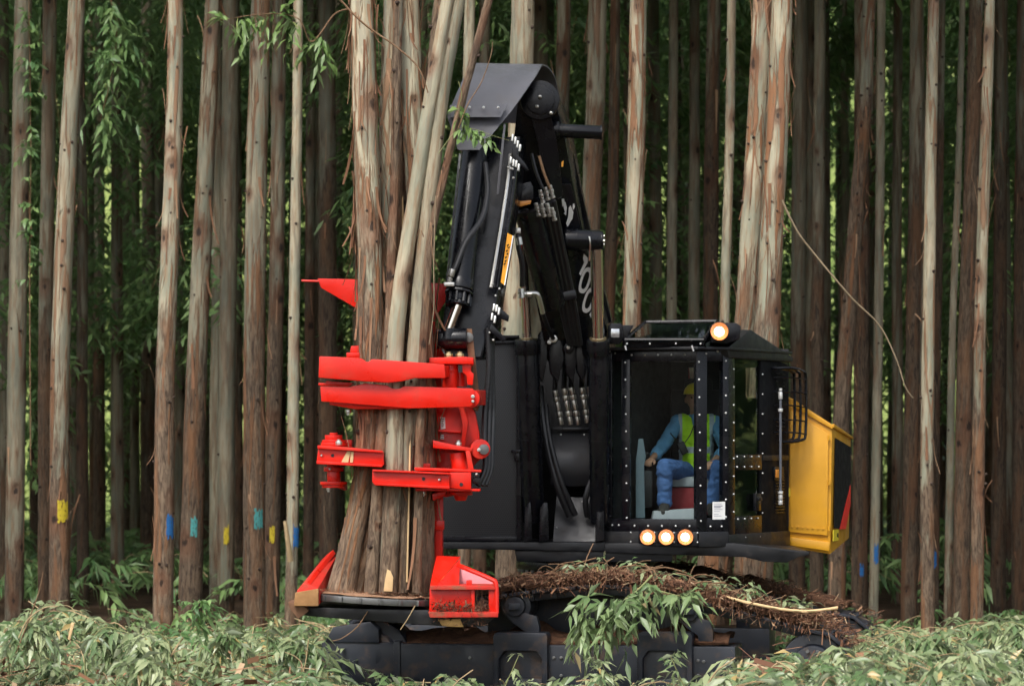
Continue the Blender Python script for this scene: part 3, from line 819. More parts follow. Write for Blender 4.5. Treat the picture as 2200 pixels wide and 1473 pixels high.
# --- crawler tracks -------------------------------------------------
def ty(px): return -1.9 - (px - 690) * 0.7 / 885          # depth of the near track's outer face along its length
TDIR = (W(1575, 1400, ty(1575)) - W(690, 1400, ty(690))); TDIR.z = 0; TDIR.normalize()
TPERP = V((-TDIR.y, TDIR.x, 0))                            # away from the camera
def TP(px, py): return W(px, py, ty(px))
frame_secs = [[(690, 1378), (848, 1380), (848, 1500), (690, 1500)], [(858, 1381), (1580, 1388), (1580, 1508), (858, 1500)]]
def make_track(off, near):
    mb = MB()
    if near:
        for s in frame_secs:
            mb.ext([TP(*p) + off for p in s], TPERP * 0.52, 0.018)
        mb.ext([TP(*p) + off - TPERP * 0.012 for p in [(846, 1376), (860, 1376), (860, 1500), (846, 1500)]], TPERP * 0.5, 0.006)
    else:
        mb.ext([TP(*p) + off for p in [(690, 1378), (1580, 1388), (1580, 1500), (690, 1495)]], TPERP * 0.52, 0.015)
    tr = mb.build("crawler_track", TRACK_BLACK, FB, label="near crawler track piled with bark litter" if near else "far crawler track")
    # loop of shoes
    top = [(800, 1312), (1000, 1276), (1200, 1250), (1330, 1246), (1480, 1274), (1610, 1305), (1745, 1340)]
    loop = [TP(*p) for p in top]
    cR = TP(1745, 1432); rR = cR.z * 0 + (TP(1745, 1340).z - cR.z)
    cL = TP(800, 1407); rL = TP(800, 1312).z - cL.z
    loop += [cR + TDIR * (rR * math.sin(a)) + V((0, 0, rR * math.cos(a))) for a in [R(k) for k in range(15, 181, 15)]]
    loop += [cL + TDIR * (-rL * math.sin(a)) + V((0, 0, -rL * math.cos(a))) for a in [R(k) for k in range(0, 166, 15)]]
    loop.append(loop[0].copy())
    pts = catmull(loop, 12)
    ln = [0.0]
    for i in range(1, len(pts)): ln.append(ln[-1] + (pts[i] - pts[i - 1]).length)
    n = int(ln[-1] / 0.205)
    sm = MB(); sm.box((0, 0.30, 0), (0.185, 0.60, 0.03), bevel=0.004)
    sm.box((-0.06, 0.30, 0.03), (0.022, 0.58, 0.045), bevel=0.004); sm.box((0.06, 0.30, 0.024), (0.018, 0.58, 0.03), bevel=0.003)
    sm.box((0, 0.16, -0.05), (0.20, 0.05, 0.07), bevel=0.006); sm.box((0, 0.42, -0.05), (0.20, 0.05, 0.07), bevel=0.006)
    first = sm.build("track_shoe", TRACK_BLACK, tr)
    me = first.data
    for k in range(n):
        d = ln[-1] * (k + 0.5) / n
        i = max(j for j in range(len(ln)) if ln[j] <= d); i = min(i, len(pts) - 2)
        p = pts[i].lerp(pts[i + 1], (d - ln[i]) / max(1e-6, ln[i + 1] - ln[i]))
        t = (pts[i + 1] - pts[i]).normalized()
        nrm = TPERP.cross(t).normalized() * -1
        if nrm.dot(p - (cR + cL) / 2) < 0: nrm = -nrm
        y = nrm.cross(t)
        m = Matrix((t, TPERP, nrm)).transposed().to_4x4()
        m.translation = p + off - nrm * 0.06
        o = first if k == 0 else first.copy()
        if k: COL.objects.link(o)
        o.matrix_basis = m
    # wheels, rollers
    def wheel(c, r, name):
        w = MB(); a = c + off
        w.cyl(a + TPERP * 0.10, a + TPERP * 0.50, r, seg=32, bevel=0.02)
        w.cyl(a + TPERP * 0.05, a + TPERP * 0.12, r * 0.62, r * 0.70, seg=28, bevel=0.01)
        w.cyl(a + TPERP * 0.0, a + TPERP * 0.07, r * 0.30, seg=20, bevel=0.008)
        o = w.build(name, TRACK_BLACK, tr)
        b = MB()
        for k in range(10):
            an = 2 * math.pi * k / 10
            b.cyl(a + TPERP * 0.04 + (TDIR * math.cos(an) + V((0, 0, math.sin(an)))) * r * 0.48, a + TPERP * 0.02 + (TDIR * math.cos(an) + V((0, 0, math.sin(an)))) * r * 0.48, 0.016, seg=6)
        b.build("wheel_bolts", STEEL, tr)
    wheel(cR, rR * 0.78, "sprocket"); wheel(cL, rL * 0.78, "idler_wheel")
    for px, py in ((1104, 1302), (1478, 1312)):
        w = MB(); c = TP(px, py) + off
        w.cyl(c + TPERP * 0.10, c + TPERP * 0.48, 0.135, seg=24, bevel=0.015)
        w.cyl(c + TPERP * 0.03, c + TPERP * 0.12, 0.09, seg=20, bevel=0.012)
        w.box(c + TPERP * 0.02, (0.10, 0.04, 0.06), bevel=0.006)
        w.build("carrier_roller", TRACK_BLACK, tr)
        w = MB()
        w.ext([TP(px + a, py + b) + off + TPERP * 0.06 for a, b in [(-28, 8), (20, 14), (46, 22), (52, 46), (52, 90), (22, 90), (20, 54), (-6, 36)]], TPERP * 0.08, 0.008)
        w.build("roller_bracket", TRACK_BLACK, tr)
    if near:
        for a, b in ((1064, 1180), (1372, 1490)):
            w = MB()
            y0 = 1357
            outer = [(a + 4, y0), (b - 4, y0), (b, y0 + 8), (b, 1500), (b - 12, 1500), (b - 12, 1412), (b - 24, 1396), (a + 24, 1396), (a + 12, 1412), (a + 12, 1500), (a, 1500), (a, y0 + 8)]
            w.ext([TP(*p) - TPERP * 0.10 for p in outer], TPERP * 0.20, 0.010)
            w.ext([TP(*p) - TPERP * 0.09 for p in [(a + 12, 1456), (b - 12, 1456), (b - 12, 1500), (a + 12, 1500)]], TPERP * 0.12, 0.008)
            w.build("step_bracket", TRACK_BLACK, tr)
        w = MB(); w.ext([TP(*p) - TPERP * 0.015 for p in [(698, 1379), (716, 1346), (796, 1334), (814, 1350), (816, 1380)]], TPERP * 0.12, 0.012); w.build("track_guard", TRACK_BLACK, tr)
        b = MB()
        for px, py in ((1190, 1412), (1206, 1412), (1500, 1418), (1512, 1420), (1500, 1450), (1206, 1450), (1010, 1412), (700, 1410)):
            b.hexnut(TP(px, py), -TPERP, 0.016, 0.016)
        b.build("frame_bolts", STEEL, tr)
    return tr, top
near_track, TOPRUN = make_track(V((0, 0, 0)), True)
FAR_OFF = TPERP * 2.85 + V((0, 0, -0.02))
far_track, _ = make_track(FAR_OFF, False)

def litter(n, centre_fn, spread, size, seed, flat_z=0.5):
    rng = np.random.default_rng(seed)
    C = np.array([centre_fn(rng) for _ in range(n)]); C += rng.normal(0, 1, (n, 3)) * np.array(spread)
    a = rng.random(n) * 2 * np.pi; el = rng.normal(0, flat_z, n)
    Dr = np.stack([np.cos(a) * np.cos(el), np.sin(a) * np.cos(el), np.sin(el)], 1)
    Nn = unit(rng.normal(0, 0.6, (n, 3)) + np.array([[0, -0.3, 1.0]]))
    L = size * (0.25 + 1.6 * rng.random(n) ** 2); Wd = size * 0.05 * (0.5 + 5.0 * rng.random(n) ** 4); L = np.where(Wd > size * 0.1, L * 0.5, L)
    S = unit(np.cross(Dr, Nn)); v = np.empty((n, 4, 3))
    v[:, 0] = C - Dr * L[:, None] / 2 - S * Wd[:, None] * .3; v[:, 1] = C - Dr * L[:, None] / 2 + S * Wd[:, None] * .5
    v[:, 2] = C + Dr * L[:, None] / 2 + S * Wd[:, None] * .3; v[:, 3] = C + Dr * L[:, None] / 2 - S * Wd[:, None] * .5
    return v.reshape(-1, 3), np.arange(n * 4).reshape(n, 4), np.repeat(rng.random(n), 4)
def litter_material():
    M = MAT("bark_litter"); r = M.attr('rnd')
    c = M.mix(M.ramp(r, 0.0, 0.5), (0.045, 0.023, 0.015), (0.15, 0.072, 0.043))
    c = M.mix(M.ramp(r, 0.5, 0.85), c, (0.26, 0.135, 0.075)); c = M.mix(M.ramp(r, 0.88, 0.96), c, (0.40, 0.28, 0.17))
    return M.set(c, 0.9, 0, 0.25)
LITTER = litter_material()
def mud_material():
    M = MAT("caked_mud"); c = M.coord(); n1 = M.noise(c, 9, 6, 0.7); n2 = M.noise(c, 45, 5, 0.7)
    M.bump(M.math('ADD', n1, n2), 0.9, 0.03)
    return M.set(M.mix(M.ramp(n1, 0.3, 0.7), (0.055, 0.028, 0.018), (0.15, 0.075, 0.042)), 0.95, 0, 0.15)
MUD = mud_material()
def track_litter(off, seed, n):
    P = catmull([TP(*p) + off for p in TOPRUN], 20)
    ends = [TP(1745, 1432) + off + TDIR * (0.38 * math.sin(R(a))) + V((0, 0, 0.38 * math.cos(R(a)))) for a in (15, 30, 45, 60)]
    P = P + ends
    def c(rng):
        p = P[rng.integers(len(P))]; u = rng.random()
        hump = 0.06 + 0.06 * mnoise.noise(V((p.x * 2.2, u * 2, seed)))
        return np.array(p + TPERP * (u * 0.62) + V((0, 0, 0.0 + hump * (1 - u * 0.2) * rng.random() ** 0.7)))
    v, f, r = litter(n, c, (0.05, 0.015, 0.014), 0.12, seed, 0.32)
    # hanging tatters along the outer edge
    def h(rng):
        p = P[rng.integers(len(P))]
        return np.array(p - TPERP * 0.02 + V((0, 0, -0.11 * rng.random() ** 2 + 0.03)))
    v2, f2, r2 = litter(n // 6, h, (0.05, 0.02, 0.01), 0.11, seed + 1, 1.2)
    v = np.vstack([v, v2]); f = np.vstack([f, f2 + len(r)]); r = np.concatenate([r, r2])
    return np_mesh("bark_litter", v, f, LITTER, r)
def litter_bed(off, seed, parent_name="litter_mound"):
    """the packed mass under the loose strips"""
    P = catmull([TP(*p) + off for p in TOPRUN], 14); rows = []
    for j in range(9):
        u = j / 8; row_ = []
        for p in P:
            hh = 0.035 + 0.06 * mnoise.noise(V((p.x * 3, u * 3, seed))) + 0.03 * mnoise.noise(V((p.x * 11, u * 8, seed)))
            edge = 0.0 if j in (0, 8) else 1.0
            row_.append(p + TPERP * (-0.03 + u * 0.66) + V((0, 0, hh * edge + (1 - edge) * (0.01 + 0.04 * mnoise.noise(V((p.x * 9, seed, u)))))))
        rows.append(row_)
    return MB().sheet(rows, 0.03)
for off, sd, n, lab in ((V((0, 0, 0)), 3, 15000, "near"), (FAR_OFF, 9, 2500, "far")):
    lb = litter_bed(off, sd).build("bark_litter", MUD, None, 50)
    tag(lb, "packed brown bark and mud lying along the top of the %s track" % lab, "litter", None, "stuff")
    lo = link("bark_litter", track_litter(off, sd, n)); tag(lo, "loose shredded brown bark heaped on the %s track" % lab, "litter", None, "stuff")
_rg = np.random.default_rng(91); _P = catmull([TP(*p) for p in TOPRUN], 20)
_O = np.array([_P[_rg.integers(40, len(_P))] + TPERP * _rg.uniform(-0.02, 0.5) + V((0, 0, 0.11)) for _ in range(70)])
_v, _f, _r = sprays(_O, unit(_rg.normal(0, 0.7, (70, 3)) + np.array([[0, -0.2, 0.25]])), 0.05 + 0.16 * _rg.random(70), 4, 0.10, 0.032, 0.4, _rg)
lf = link("torn_leaves", np_mesh("torn_leaves", _v, _f, LEAF_NEAR, _r)); tag(lf, "scattered torn green leaves caught in the litter on the near track", "leaves", None, "stuff")
_m = MB(); _rr = random.Random(17)
for _ in range(60):
    p = _P[_rr.randrange(30, len(_P))] + TPERP * _rr.uniform(-0.03, 0.4) + V((0, 0, _rr.uniform(0.05, 0.13))); d = (TDIR * _rr.uniform(-1, 1) - TPERP * _rr.uniform(0, .5) + V((0, 0, _rr.uniform(-.45, .35)))).normalized(); l = _rr.uniform(0.12, 0.45)
    _m.tube([p - d * l * .5, p + V((_rr.uniform(-.03, .03), 0, _rr.uniform(0, .04))), p + d * l * .5 - V((0, 0, 0.02))], _rr.uniform(0.003, 0.007), 5, 3)
tag(_m.build("loose_twigs", TWIG, None, 60), "loose thin twigs sticking out of the litter on the near track", "twigs", None, "stuff")
# mud on the ledge of the near track frame
rows = []
for j in range(6):
    u = j / 5; rows.append([TP(px, 1386) + TPERP * (0.03 + 0.5 * u) + V((0, 0, -0.005 + (0.05 + 0.17 * u) * (0.6 + 0.5 * mnoise.noise(V((px * 0.012, u * 2, 1)))) + 0.03 * mnoise.noise(V((px * 0.05, u * 6, 1)))))
                            for px in range(700, 1575, 12)])
mud = MB().sheet(rows, 0.02).build("mud", MUD, None, 50); tag(mud, "red-brown mud caked on the ledge of the near track frame", "mud", None, "stuff")

# --- undercarriage centre and slew ring ----------------------------
m = MB(); c = (TP(1200, 1400) + TPERP * 1.6)
m.box((c.x, c.y, 0.72), (1.5, 2.1, 0.42), Matrix.Rotation(math.atan2(TDIR.y, TDIR.x), 3, 'Z'), 0.03)
m.build("car_body", TRACK_BLACK, FB)
m = MB(); m.cyl((0.72, 0.25, 0.90), (0.72, 0.25, 1.22), 0.62, seg=48, bevel=0.01)
m.cyl((0.72, 0.25, 1.06), (0.72, 0.25, 1.14), 0.68, seg=48, bevel=0.006)
sl = m.build("slew_ring", BLACK, FB)
b = MB()
for k in range(40):
    a = 2 * math.pi * k / 40; b.cyl((0.72 + 0.65 * math.cos(a), 0.25 + 0.65 * math.sin(a), 1.06), (0.72 + 0.65 * math.cos(a), 0.25 + 0.65 * math.sin(a), 1.03), 0.018, seg=6)
b.build("ring_bolts", STEEL, sl)

# --- deck ----------------------------------------------------------
m = MB()
m.prism([(940, 1164), (1300, 1164), (1300, 1184), (940, 1178)], -0.85, 1.7, 0.008)
m.prism([(1106, 1182), (1445, 1182), (1445, 1206), (1110, 1206)], -0.80, 1.2, 0.01)
m.prism([(1298, 1166), (1575, 1166), (1738, 1184), (1738, 1192), (1715, 1196), (1690, 1208), (1640, 1206), (1600, 1196), (1298, 1186)], -0.86, 1.3, 0.008)
m.build("deck", BLACK_DULL, FB)

# --- radiator side box with perforated guard ------------------------
m = MB()
m.prism([(948, 735), (1116, 724), (1122, 732), (1122, 1164), (948, 1164)], -0.72, 1.5, 0.015)
m.prism([(1050, 720), (1116, 720), (1116, 726), (1050, 726)], -0.80, -0.4, 0.004)
m.build("engine_housing", BLACK, FB)
m = MB(); m.prism([(950, 742), (1114, 736), (1114, 1156), (950, 1156)], -0.765, -0.74, 0.003)
gd = m.build("guard_panel", GUARD, FB)
m = MB()
m.prism([(1110, 732), (1120, 732), (1120, 1162), (1110, 1162)], -0.80, -0.73, 0.004)
m.prism([(948, 1152), (1110, 1152), (1110, 1162), (948, 1162)], -0.80, -0.73, 0.004)
m.prism([(948, 736), (1110, 731), (1110, 738), (948, 743)], -0.79, -0.73, 0.004)
m.build("guard_frame", BLACK, gd)
m = MB(); m.prism([(1098, 966), (1126, 966), (1126, 972), (1098, 972)], -0.84, -0.80, 0.003); m.prism([(1106, 972), (1116, 972), (1116, 990), (1106, 990)], -0.82, -0.79, 0.003)
m.build("latch", BLACK, gd)

# --- bay between housing and cab -----------------------------------
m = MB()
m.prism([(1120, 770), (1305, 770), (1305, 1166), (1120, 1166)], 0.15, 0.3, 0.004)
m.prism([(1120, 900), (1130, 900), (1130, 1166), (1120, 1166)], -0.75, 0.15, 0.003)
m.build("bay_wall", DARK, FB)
m = MB()
rows = []
for j in range(8):
    u = j / 7; rows.append([W(1182 + 104 * i / 10, 930 + 110 * u + 8 * math.sin(math.pi * i / 10) * (u - 0.5), -0.30 - 0.14 * math.sin(u * 2.4)) for i in range(11)])
m.sheet(rows, 0.012); m.build("belly_shield", SHIELD, FB)
m = MB(); rows = []
for j in range(8):
    u = j / 7; rows.append([W(1196 + 92 * i / 10 - 8 * u + 12 * u * i / 10, 1062 + 102 * u + 6 * math.sin(math.pi * i / 10), -0.42 - 0.22 * u) for i in range(11)])
m.sheet(rows, 0.012); m.build("skid_shield", SHIELD, FB)
m = MB(); m.prism([(1184, 918), (1288, 918), (1288, 925), (1184, 925)], -0.36, 0.05, 0.003); m.build("shelf", BLACK, FB)
m = MB()
for px, py in ((1205, 933), (1255, 933), (1196, 1133), (1146, 946), (1153, 946), (1146, 956), (1153, 956), (1284, 946), (1289, 946), (1287, 957), (1252, 1077), (1183, 994)):
    m.ball(W(px, py, -0.50 if py < 1000 else -0.64), 0.011, 1)
m.build("bay_bolts", BOLT, FB)
hf = MB(); hz = MB()
for x0, y0, x1, y1 in ((1192, 838, 1206, 912), (1212, 834, 1226, 912), (1227, 832, 1243, 912), (1250, 832, 1262, 908), (1266, 830, 1280, 908)):
    a = W(x0 - 8, 700, -0.25); b0 = W(x0, y0, -0.32); b1 = W(x1, y1, -0.30)
    hf.tube([a, a.lerp(b0, 0.5) + V((0.02, 0, 0)), b0], 0.024, 8)
    d = (b1 - b0)
    for t0, t1, r in ((0.0, 0.18, 0.030), (0.2, 0.32, 0.034), (0.34, 0.60, 0.026), (0.62, 0.76, 0.033), (0.78, 1.0, 0.026)):
        hz.cyl(b0 + d * t0, b0 + d * t1, r, seg=8, bevel=0.003)
hf.build("valve_hoses", RUBBER, FB); hz.build("valve_fittings", ZINC, FB)
# drooping hoses
for pts, r in (([(1160, 830, -0.5), (1166, 900, -0.62), (1176, 960, -0.66), (1196, 1040, -0.68), (1224, 1108, -0.6)], 0.034),
               ([(1172, 870, -0.55), (1180, 940, -0.66), (1204, 1030, -0.70), (1236, 1106, -0.62)], 0.028),
               ([(1292, 1000, -0.55), (1272, 1030, -0.66), (1258, 1072, -0.68), (1262, 1108, -0.6)], 0.028),
               ([(1298, 1012, -0.5), (1282, 1045, -0.66), (1270, 1085, -0.68), (1270, 1112, -0.6)], 0.026)):
    m = MB(); m.tube([W(*p) for p in pts], r, 10, 5); m.build("hydraulic_hose", RUBBER, FB)
# foot brackets of the lift cylinders
for xs in ((1128, 1140), (1160, 1176), (1282, 1296)):
    m = MB(); a, b2 = xs
    m.prism([(a, 1092), (a + 6, 1080), (b2, 1078), (b2 + 2, 1100), (b2 + 3, 1160), (a - 2, 1164)], -0.92 if a != 1128 else -0.86, -0.55, 0.01)
    m.build("cylinder_bracket", BLACK, FB)

# --- lift cylinders -------------------------------------------------
def cylinder(p_foot, p_mid, p_top, rb_, rr_, name="lift_cylinder"):
    m = MB(); d = (p_mid - p_foot).normalized()
    m.cyl(p_foot, p_mid, rb_, seg=28, bevel=0.008)
    m.cyl(p_mid - d * 0.10, p_mid + d * 0.04, rb_ * 1.14, seg=28, bevel=0.010)
    m.cyl(p_foot.lerp(p_mid, 0.45), p_foot.lerp(p_mid, 0.47), rb_ * 1.06, seg=28)
    o = m.build(name, BLACK, FB)
    m = MB(); m.cyl(p_mid, p_top, rr_, seg=24); m.build("rod", CHROME, o)
    m = MB(); m.cyl(p_mid + d * 0.04, p_mid + d * 0.055, rr_ * 1.35, seg=24); m.build("rod_seal", BRASS, o)
    return o
cylinder(W(1146, 1120, -0.72), W(1133, 738, -0.95), W(1122, 500, -1.10), 0.105, 0.040)
cylinder(W(1289, 1120, -0.80), W(1285, 738, -1.26), W(1281, 520, -1.46), 0.092, 0.057)
# lugs at the boom foot
for px, w in ((1164, 10), (1196, 14), (1228, 12), (1252, 12), (1292, 10)):
    m = MB(); m.prism([(px - w, 800), (px - w - 4, 760), (px - w + 2, 718), (px + w * .3, 704), (px + w, 718), (px + w + 2, 770), (px + w * .2, 822)], -0.88, -0.55, 0.012)
    m.build("boom_lug", BLACK, FB)
m = MB(); m.cyl(W(1150, 742, -0.75), W(1300, 742, -0.75), 0.062, seg=24, bevel=0.006)
m.cyl(W(1222, 748, -0.93), W(1222, 748, -0.86), 0.05, seg=20, bevel=0.01); m.build("boom_foot_pin", BLACK, FB)
m = MB(); m.cyl(W(1221, 746, -0.95), W(1221, 746, -0.92), 0.018, seg=12, bevel=0.004); m.hexnut(W(1189, 728, -0.93), (0, -1, 0), 0.04, 0.03); m.hexnut(W(1180, 735, -0.93), (0, -1, 0), 0.022, 0.03)
m.build("grease_fitting", ZINC, FB)

# --- boom -------------------------------------------------------------
m = MB()
front = [(1112, 215, -1.95), (1168, 182, -1.95), (1192, 215, -1.90), (1212, 285, -1.80), (1232, 400, -1.55), (1262, 540, -1.22), (1300, 690, -0.92), (1306, 770, -0.80), (1176, 776, -0.80), (1150, 640, -1.05), (1122, 480, -1.45), (1100, 330, -1.75)]
back = [V((p[0], p[1] + 0.5, p[2])) + V((0.10, 0, 0)) for p in [W(*q) for q in front]]
m.hull8([W(*q) for q in front], back, 0.015)
boom = m.build("boom", BLACK, FB)
# right side plate, stepping out behind
m = MB(); sp = [(1196, 200, -1.60), (1212, 262, -1.52), (1232, 330, -1.42), (1256, 440, -1.25), (1282, 555, -1.02), (1314, 690, -0.70), (1300, 700, -0.72), (1246, 520, -1.10), (1214, 380, -1.40)]
m.ext([W(*q) for q in sp], (0.02, 0.18, 0), 0.006); m.build("boom_side_plate", BLACK, boom)
# round knuckle at the boom head
m = MB(); k0 = W(1160, 215, -2.05)
m.cyl(k0, k0 + V((0, 0.25, 0)), 0.175, seg=32, bevel=0.012); m.cyl(k0 - V((0, 0.025, 0)), k0, 0.13, seg=28, bevel=0.008)
m.ext([W(1140, 240, -2.03), W(1178, 225, -2.03), W(1196, 300, -1.98), W(1210, 420, -1.8), W(1196, 430, -1.8), W(1160, 330, -1.95)], (0, 0.12, 0), 0.008)
m.build("boom_knuckle", BLACK, boom)
m = MB()
for px, py in ((1160, 208), (1154, 229), (1184, 243)): m.ball(W(px, py, -2.10), 0.018, 2)
m.build("knuckle_bolts", ZINC, boom)
# cross pins sticking out to the right
m = MB(); a = W(1190, 280, -1.85); b2 = W(1292, 285, -1.80)
m.cyl(a, b2, 0.062, seg=28, bevel=0.006); m.cyl(a - V((0.02, 0, 0)), a + V((0.05, 0, 0)), 0.085, seg=28, bevel=0.01); m.cyl(b2 - V((0.01, 0, 0)), b2 + V((0.004, 0, 0)), 0.068, seg=28)
m.build("upper_cross_pin", BLACK, boom)
m = MB(); a = W(1212, 514, -1.50); b2 = W(1288, 517, -1.46)
m.cyl(a, b2, 0.095, seg=30, bevel=0.008); m.cyl(a + (b2 - a) * 0.30, a + (b2 - a) * 0.36, 0.104, seg=30, bevel=0.004); m.cyl(b2, b2 + V((0.035, 0, 0)), 0.085, seg=26, bevel=0.012)
m.build("lower_cross_pin", BLACK, boom)
m = MB()
for dy, dz in ((0, 0.035), (-0.05, -0.01), (0.02, -0.04)): m.cyl(W(1294, 516, -1.48) + V((0, dy, dz)), W(1299, 516, -1.48) + V((0, dy, dz)), 0.014, seg=6)
m.tube([W(1266, 508, -1.585), W(1268, 525, -1.585), W(1266, 560, -1.5)], 0.008, 6); m.build("pin_bolts", ZINC, boom)
# stick cylinder lying in the boom's front
m = MB(); a = W(1132, 440, -1.92); b2 = W(1186, 655, -1.35)
m.cyl(a, b2, 0.125, seg=30, bevel=0.02); m.cyl(a, a.lerp(b2, 0.08), 0.14, seg=30, bevel=0.01)
sc = m.build("stick_cylinder", BLACK, boom)
for dx in (0, 10, 20, 29):
    m = MB(); m.tube([W(1160 + dx, 440 - dx * .3, -1.95), W(1178 + dx, 520, -1.66), W(1202 + dx, 640, -1.30), W(1224 + dx * .8, 740, -1.0)], 0.026, 8); m.build("hydraulic_hose", RUBBER, boom)
m = MB(); m.prism([(1196, 630), (1236, 622), (1240, 640), (1202, 650)], -1.38, -1.25, 0.006); m.build("hose_clamp", BLACK, boom)
m = MB(); f = MB()
for i, (x, y) in enumerate(((1163, 418), (1174, 412), (1184, 408), (1154, 446), (1166, 448), (1178, 447), (1188, 456))):
    p0 = W(x - 3, y - 10, -2.02); p1 = W(x + 4, y + 18, -1.99); d = p1 - p0
    for t0, t1, r in ((0, .3, .020), (.32, .55, .025), (.57, .8, .019), (.82, 1, .024)): f.cyl(p0 + d * t0, p0 + d * t1, r, seg=8, bevel=0.002)
f.build("hose_fittings", ZINC, boom)
m = MB(); m.tube([W(1142, 330, -2.05), W(1152, 370, -2.05), W(1166, 405, -2.02)], 0.016, 7); m.build("hydraulic_hose", RUBBER, boom)
m = MB(); m.tube([W(1158, 335, -2.05), W(1170, 375, -2.05), W(1182, 405, -2.02)], 0.014, 7); m.build("hydraulic_hose", TWIG, boom)
# steel pipe with elbows beside the stick cylinder
m = MB(); m.tube([W(1112, 498, -1.95), W(1114, 530, -1.96), W(1122, 570, -1.92), W(1122, 615, -1.85)], 0.024, 8); m.build("elbow_hose", RUBBER, boom)
m = MB(); m.tube([W(1122, 632, -1.82), W(1150, 630, -1.80), W(1158, 640, -1.78), W(1166, 672, -1.66)], 0.022, 10); m.box(W(1112, 496, -1.97), (0.055, 0.05, 0.05), bevel=0.006); m.cyl(W(1114, 510, -1.97), W(1117, 526, -1.97), 0.028, seg=10)
m.cyl(W(1119, 620, -1.83), W(1121, 640, -1.83), 0.03, seg=10); m.cyl(W(1132, 632, -1.83), W(1142, 632, -1.83), 0.03, seg=10)
m.build("elbow_fittings", ZINC, boom)
m = MB(); m.tube([W(1166, 672, -1.66), W(1176, 700, -1.4), W(1188, 726, -1.0)], 0.022, 8); m.build("elbow_hose", RUBBER, boom)
# lamp under the boom with amber reflector
m = MB(); m.prism([(1106, 398), (1140, 390), (1146, 402), (1146, 428), (1110, 440)], -2.02, -1.85, 0.008); m.cyl(W(1128, 462, -2.0), W(1132, 456, -1.85), 0.06, seg=20, bevel=0.01)
bl = m.build("boom_lamp", BLACK, boom)
m = MB(); m.prism([(1108, 436), (1116, 432), (1142, 430), (1140, 438), (1118, 444)], -2.05, -1.98, 0.006); m.build("amber_reflector", AMBER, bl)
# decals
def decal(pix, Y, mat, parent, name, t=0.004):
    m = MB(); m.prism(pix, Y, Y + t, 0.0); return m.build(name, mat, parent, 0)
decal([(1206, 348), (1211, 345), (1210, 358), (1206, 359)], -1.83, ORANGE, boom, "orange_tab")

# plate that carries the side lettering, facing right-front
SPa = W(1210, 400, -1.66); SPb = W(1284, 760, -0.82); sdown = (SPb - SPa).normalized()
splate = [(1206, 395, -1.70), (1226, 395, -1.62), (1250, 500, -1.36), (1290, 690, -0.985), (1290, 764, -0.88), (1252, 764, -0.90), (1222, 560, -1.32)]
m = MB(); m.ext([W(*q) for q in splate], (0.01, 0.10, 0), 0.004); sid = m.build("boom_cheek", BLACK, boom)
def chk(px, py):      # point on the cheek plate, 6 mm proud
    t = (py - 395) / (764 - 395); Y = -1.665 + t * 0.775
    return W(px, py, Y - 0.045)
def dec3(pix, mat, name):
    m = MB(); m.ext([chk(*p) for p in pix], (0.0, 0.004, 0), 0); return m.build(name, mat, boom, 0)
dec3([(1207, 427), (1212, 427), (1213, 434), (1215, 434), (1218, 446), (1216, 463), (1211, 458), (1214, 456), (1210, 442), (1208, 444)], WHITE, "white_arrow_mark")
dec3([(1222, 446), (1226, 441), (1229, 448), (1232, 456), (1230, 470), (1226, 476), (1222, 484), (1219, 487), (1216, 480), (1220, 468), (1221, 460)], WHITE, "white_slash_mark")
dec3([(1231, 438), (1234, 437), (1235, 445), (1232, 451), (1230, 446)], WHITE, "white_dot_mark")
# the number painted down the boom
dec3([(1254, 544.5), (1263, 554), (1262.5, 564), (1248, 592), (1244, 588), (1255, 564), (1252.5, 555)], WHITE, "painted_number")
def ring_digit(cx, cy, dx, dy, semi, minor, stroke):
    """a slanted 0: the long axis runs along (dx, dy) in the picture"""
    l = math.hypot(dx, dy); ux, uy = dx / l, dy / l; m = MB(); n = 28; a = []; b = []
    for k in range(n):
        t = 2 * math.pi * k / n; sg = lambda v, p: math.copysign(abs(v) ** p, v)
        for lst, s1, s2 in ((a, semi, minor), (b, semi - stroke, minor - stroke * .55)):
            p, q = sg(math.cos(t), .8) * s1, sg(math.sin(t), .8) * s2
            lst.append(chk(cx + ux * p - uy * q, cy + uy * p + ux * q))
    vs = a + b; fs = [(k, (k + 1) % n, n + (k + 1) % n, n + k) for k in range(n)]
    m.add(vs, fs); m.add([v + V((0, 0.004, 0)) for v in vs], [f[::-1] for f in fs]); m.build("painted_number", WHITE, boom, 0)
ring_digit(1257.5, 602, 14, -46, 29, 11, 9.5); ring_digit(1265, 645, 14, -44, 28, 11, 9.5)
dec3([(1266, 676), (1271, 668), (1273, 668), (1273, 682), (1271, 684)], WHITE, "painted_number_end")

# --- stick ------------------------------------------------------------
m = MB()
fs_ = [W(1006, 300, -2.32), W(1118, 292, -2.30), W(1108, 400, -2.42), W(1064, 668, -2.78), W(1060, 700, -2.82), W(1046, 722, -2.84), W(1036, 770, -2.86), W(962, 775, -2.86), W(946, 730, -2.84), W(952, 680, -2.80)]
m.hull8(fs_, [p + V((0.06, 0.36, 0)) for p in fs_], 0.02)
stick = m.build("stick", BLACK, FB)
m = MB(); m.ext([W(986, 330, -2.28), W(1004, 330, -2.28), W(966, 640, -2.72), W(954, 640, -2.72)], (0, 0.05, 0), 0.004); m.build("stick_edge_plate", HOOD, stick)
